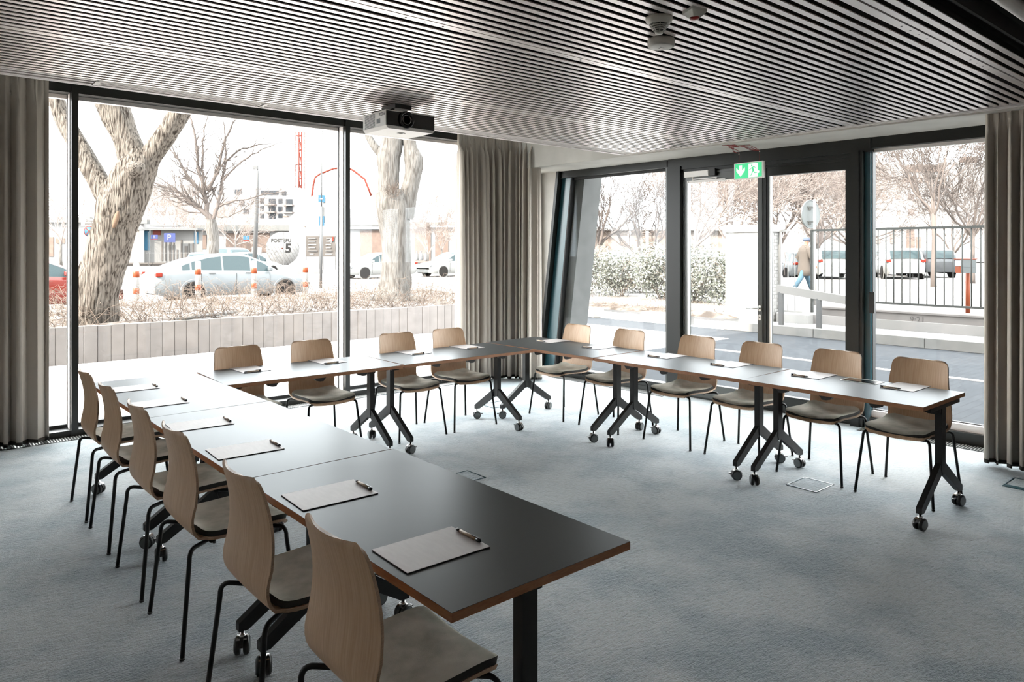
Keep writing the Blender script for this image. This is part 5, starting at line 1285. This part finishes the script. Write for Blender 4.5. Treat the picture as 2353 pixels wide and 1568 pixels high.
# ---- walking person beyond the gate
M_COAT = pm('grey_brown_coat', (.085, .072, .062), .9); M_JEANS = pm('blue_jeans', (.06, .105, .14), .85); M_SKIN = pm('skin', (.22, .12, .085), .6); M_CAP = pm('blue_grey_cap', (.07, .085, .12), .8); M_SHOE = pm('dark_shoes', (.02, .018, .016), .7)
def person():
    p0 = D(1848, 600, 23.0); t = thing('person', 'person in a long grey brown coat and blue jeans walking behind the gate bars', 'person', (p0.x, p0.y, .33), ANG-PI/2+.1)
    # local x = walking direction to the right of the picture
    J = {}; V_ = []; E_ = []; Rd = []
    def add(p, r, par=None):
        V_.append(p); Rd.append(r)
        if par is not None: E_.append((par, len(V_)-1))
        return len(V_)-1
    pel = add((0, 0, .94), (.15, .12)); ab = add((.0, 0, 1.10), (.145, .11), pel); ch = add((.02, 0, 1.30), (.17, .12), ab); sh = add((.03, 0, 1.43), (.12, .09), ch); nk = add((.05, 0, 1.51), (.055, .055), sh); hd0 = add((.07, 0, 1.575), (.07, .065), nk); hd1 = add((.08, 0, 1.66), (.088, .075), hd0); hd2 = add((.075, 0, 1.735), (.06, .055), hd1)
    for s, sw in ((1, 1), (-1, -1)):
        hip = add((0.0, s*.09, .90), (.095, .095), pel); kn_ = add((.16*sw, s*.10, .50), (.062, .062), hip); an = add(((.30 if sw > 0 else -.38), s*.10, .11 if sw > 0 else .16), (.042, .042), kn_); add(((.44 if sw > 0 else -.26), s*.10, .05 if sw > 0 else .05), (.04, .035), an)
        so = add((.03, s*.17, 1.41), (.065, .06), sh); el = add((-.10*sw, s*.235, 1.14), (.048, .045), so); wr = add((-.08*sw+.14, s*.22, .93), (.032, .030), el); pm_ = add((-.08*sw+.19, s*.215, .87), (.040, .022), wr)
        for q in range(4):
            f0 = add((-.08*sw+.215+.004*q, s*.215+(q-1.5)*.016, .83), (.010, .010), pm_); add((-.08*sw+.225, s*.215+(q-1.5)*.017, .795), (.008, .008), f0)
        th_ = add((-.08*sw+.225, s*.19, .875), (.011, .011), pm_); add((-.08*sw+.25, s*.185, .85), (.009, .009), th_)
    me = bpy.data.meshes.new('body'); me.from_pydata(V_, E_, []); o = bpy.data.objects.new('body', me); COL.objects.link(o); o.parent = t
    sk = o.modifiers.new('skin', 'SKIN'); sk.use_smooth_shade = True
    for i, r in enumerate(Rd): me.skin_vertices[0].data[i].radius = r
    me.skin_vertices[0].data[0].use_root = True
    su = o.modifiers.new('sub', 'SUBSURF'); su.levels = 2; su.render_levels = 2
    me.materials.append(M_SKIN)
    for s, sw in ((1, 1), (-1, -1)):
        a = MB(); a.tube([(0, s*.09, .98), (.0, s*.09, .88), (.16*sw, s*.10, .50), ((.295 if sw > 0 else -.36), s*.10, .13 if sw > 0 else .19)], [.115, .112, .078, .065], 14); a.build('trouser_leg', M_JEANS, t)
        a = MB(); x0 = .30 if sw > 0 else -.38; z0 = .0 if sw > 0 else .02
        a.tube([(x0-.06, s*.10, z0+.05), (x0+.02, s*.10, z0+.055), (x0+.14, s*.10, z0+.035), (x0+.20, s*.10, z0+.03)], [.045, .052, .042, .025], 10); a.build('shoe', M_SHOE, t)
        a = MB(); a.tube([(.03, s*.155, 1.45), (.03, s*.20, 1.40), (-.10*sw, s*.245, 1.14), (-.08*sw+.13, s*.225, .945)], [.075, .082, .066, .052], 14); a.build('sleeve', M_COAT, t)
    a = MB(); a.lathe([(.235, .56), (.225, .75), (.20, .95), (.185, 1.12), (.205, 1.30), (.20, 1.42), (.10, 1.49), (.075, 1.53)], n=28, M=Matrix.Diagonal((.82, 1.08, 1, 1))); cb = a.build('coat', M_COAT, t)
    s_ = cb.modifiers.new('thickness', 'SOLIDIFY'); s_.thickness = .012
    a = MB(); a.lathe([(.100, 1.665), (.104, 1.70), (.095, 1.75), (.06, 1.785), (.0001, 1.795)], (.075, 0, 0), 20); a.box(.15, .24, -.06, .06, 1.685, 1.697); a.build('cap', M_CAP, t)
    a = MB()
    for s in (-1, 1): a.lathe([(.0001, -.011), (.008, -.007), (.011, 0), (.008, .007), (.0001, .011)], (.160, s*.032, 1.665), 8)
    a.build('eyes', M_SHOE, t)
    a = MB(); a.tube([(.160, 0, 1.672), (.185, 0, 1.640), (.170, 0, 1.628)], [.009, .014, .010], 8); a.box(.155, .170, -.022, .022, 1.600, 1.606)
    for s in (-1, 1): a.lathe([(.006, -.02), (.016, 0), (.006, .022)], (.07, s*.083, 1.65), 8)
    a.build('face_features', M_SKIN, t)
    return t
person()
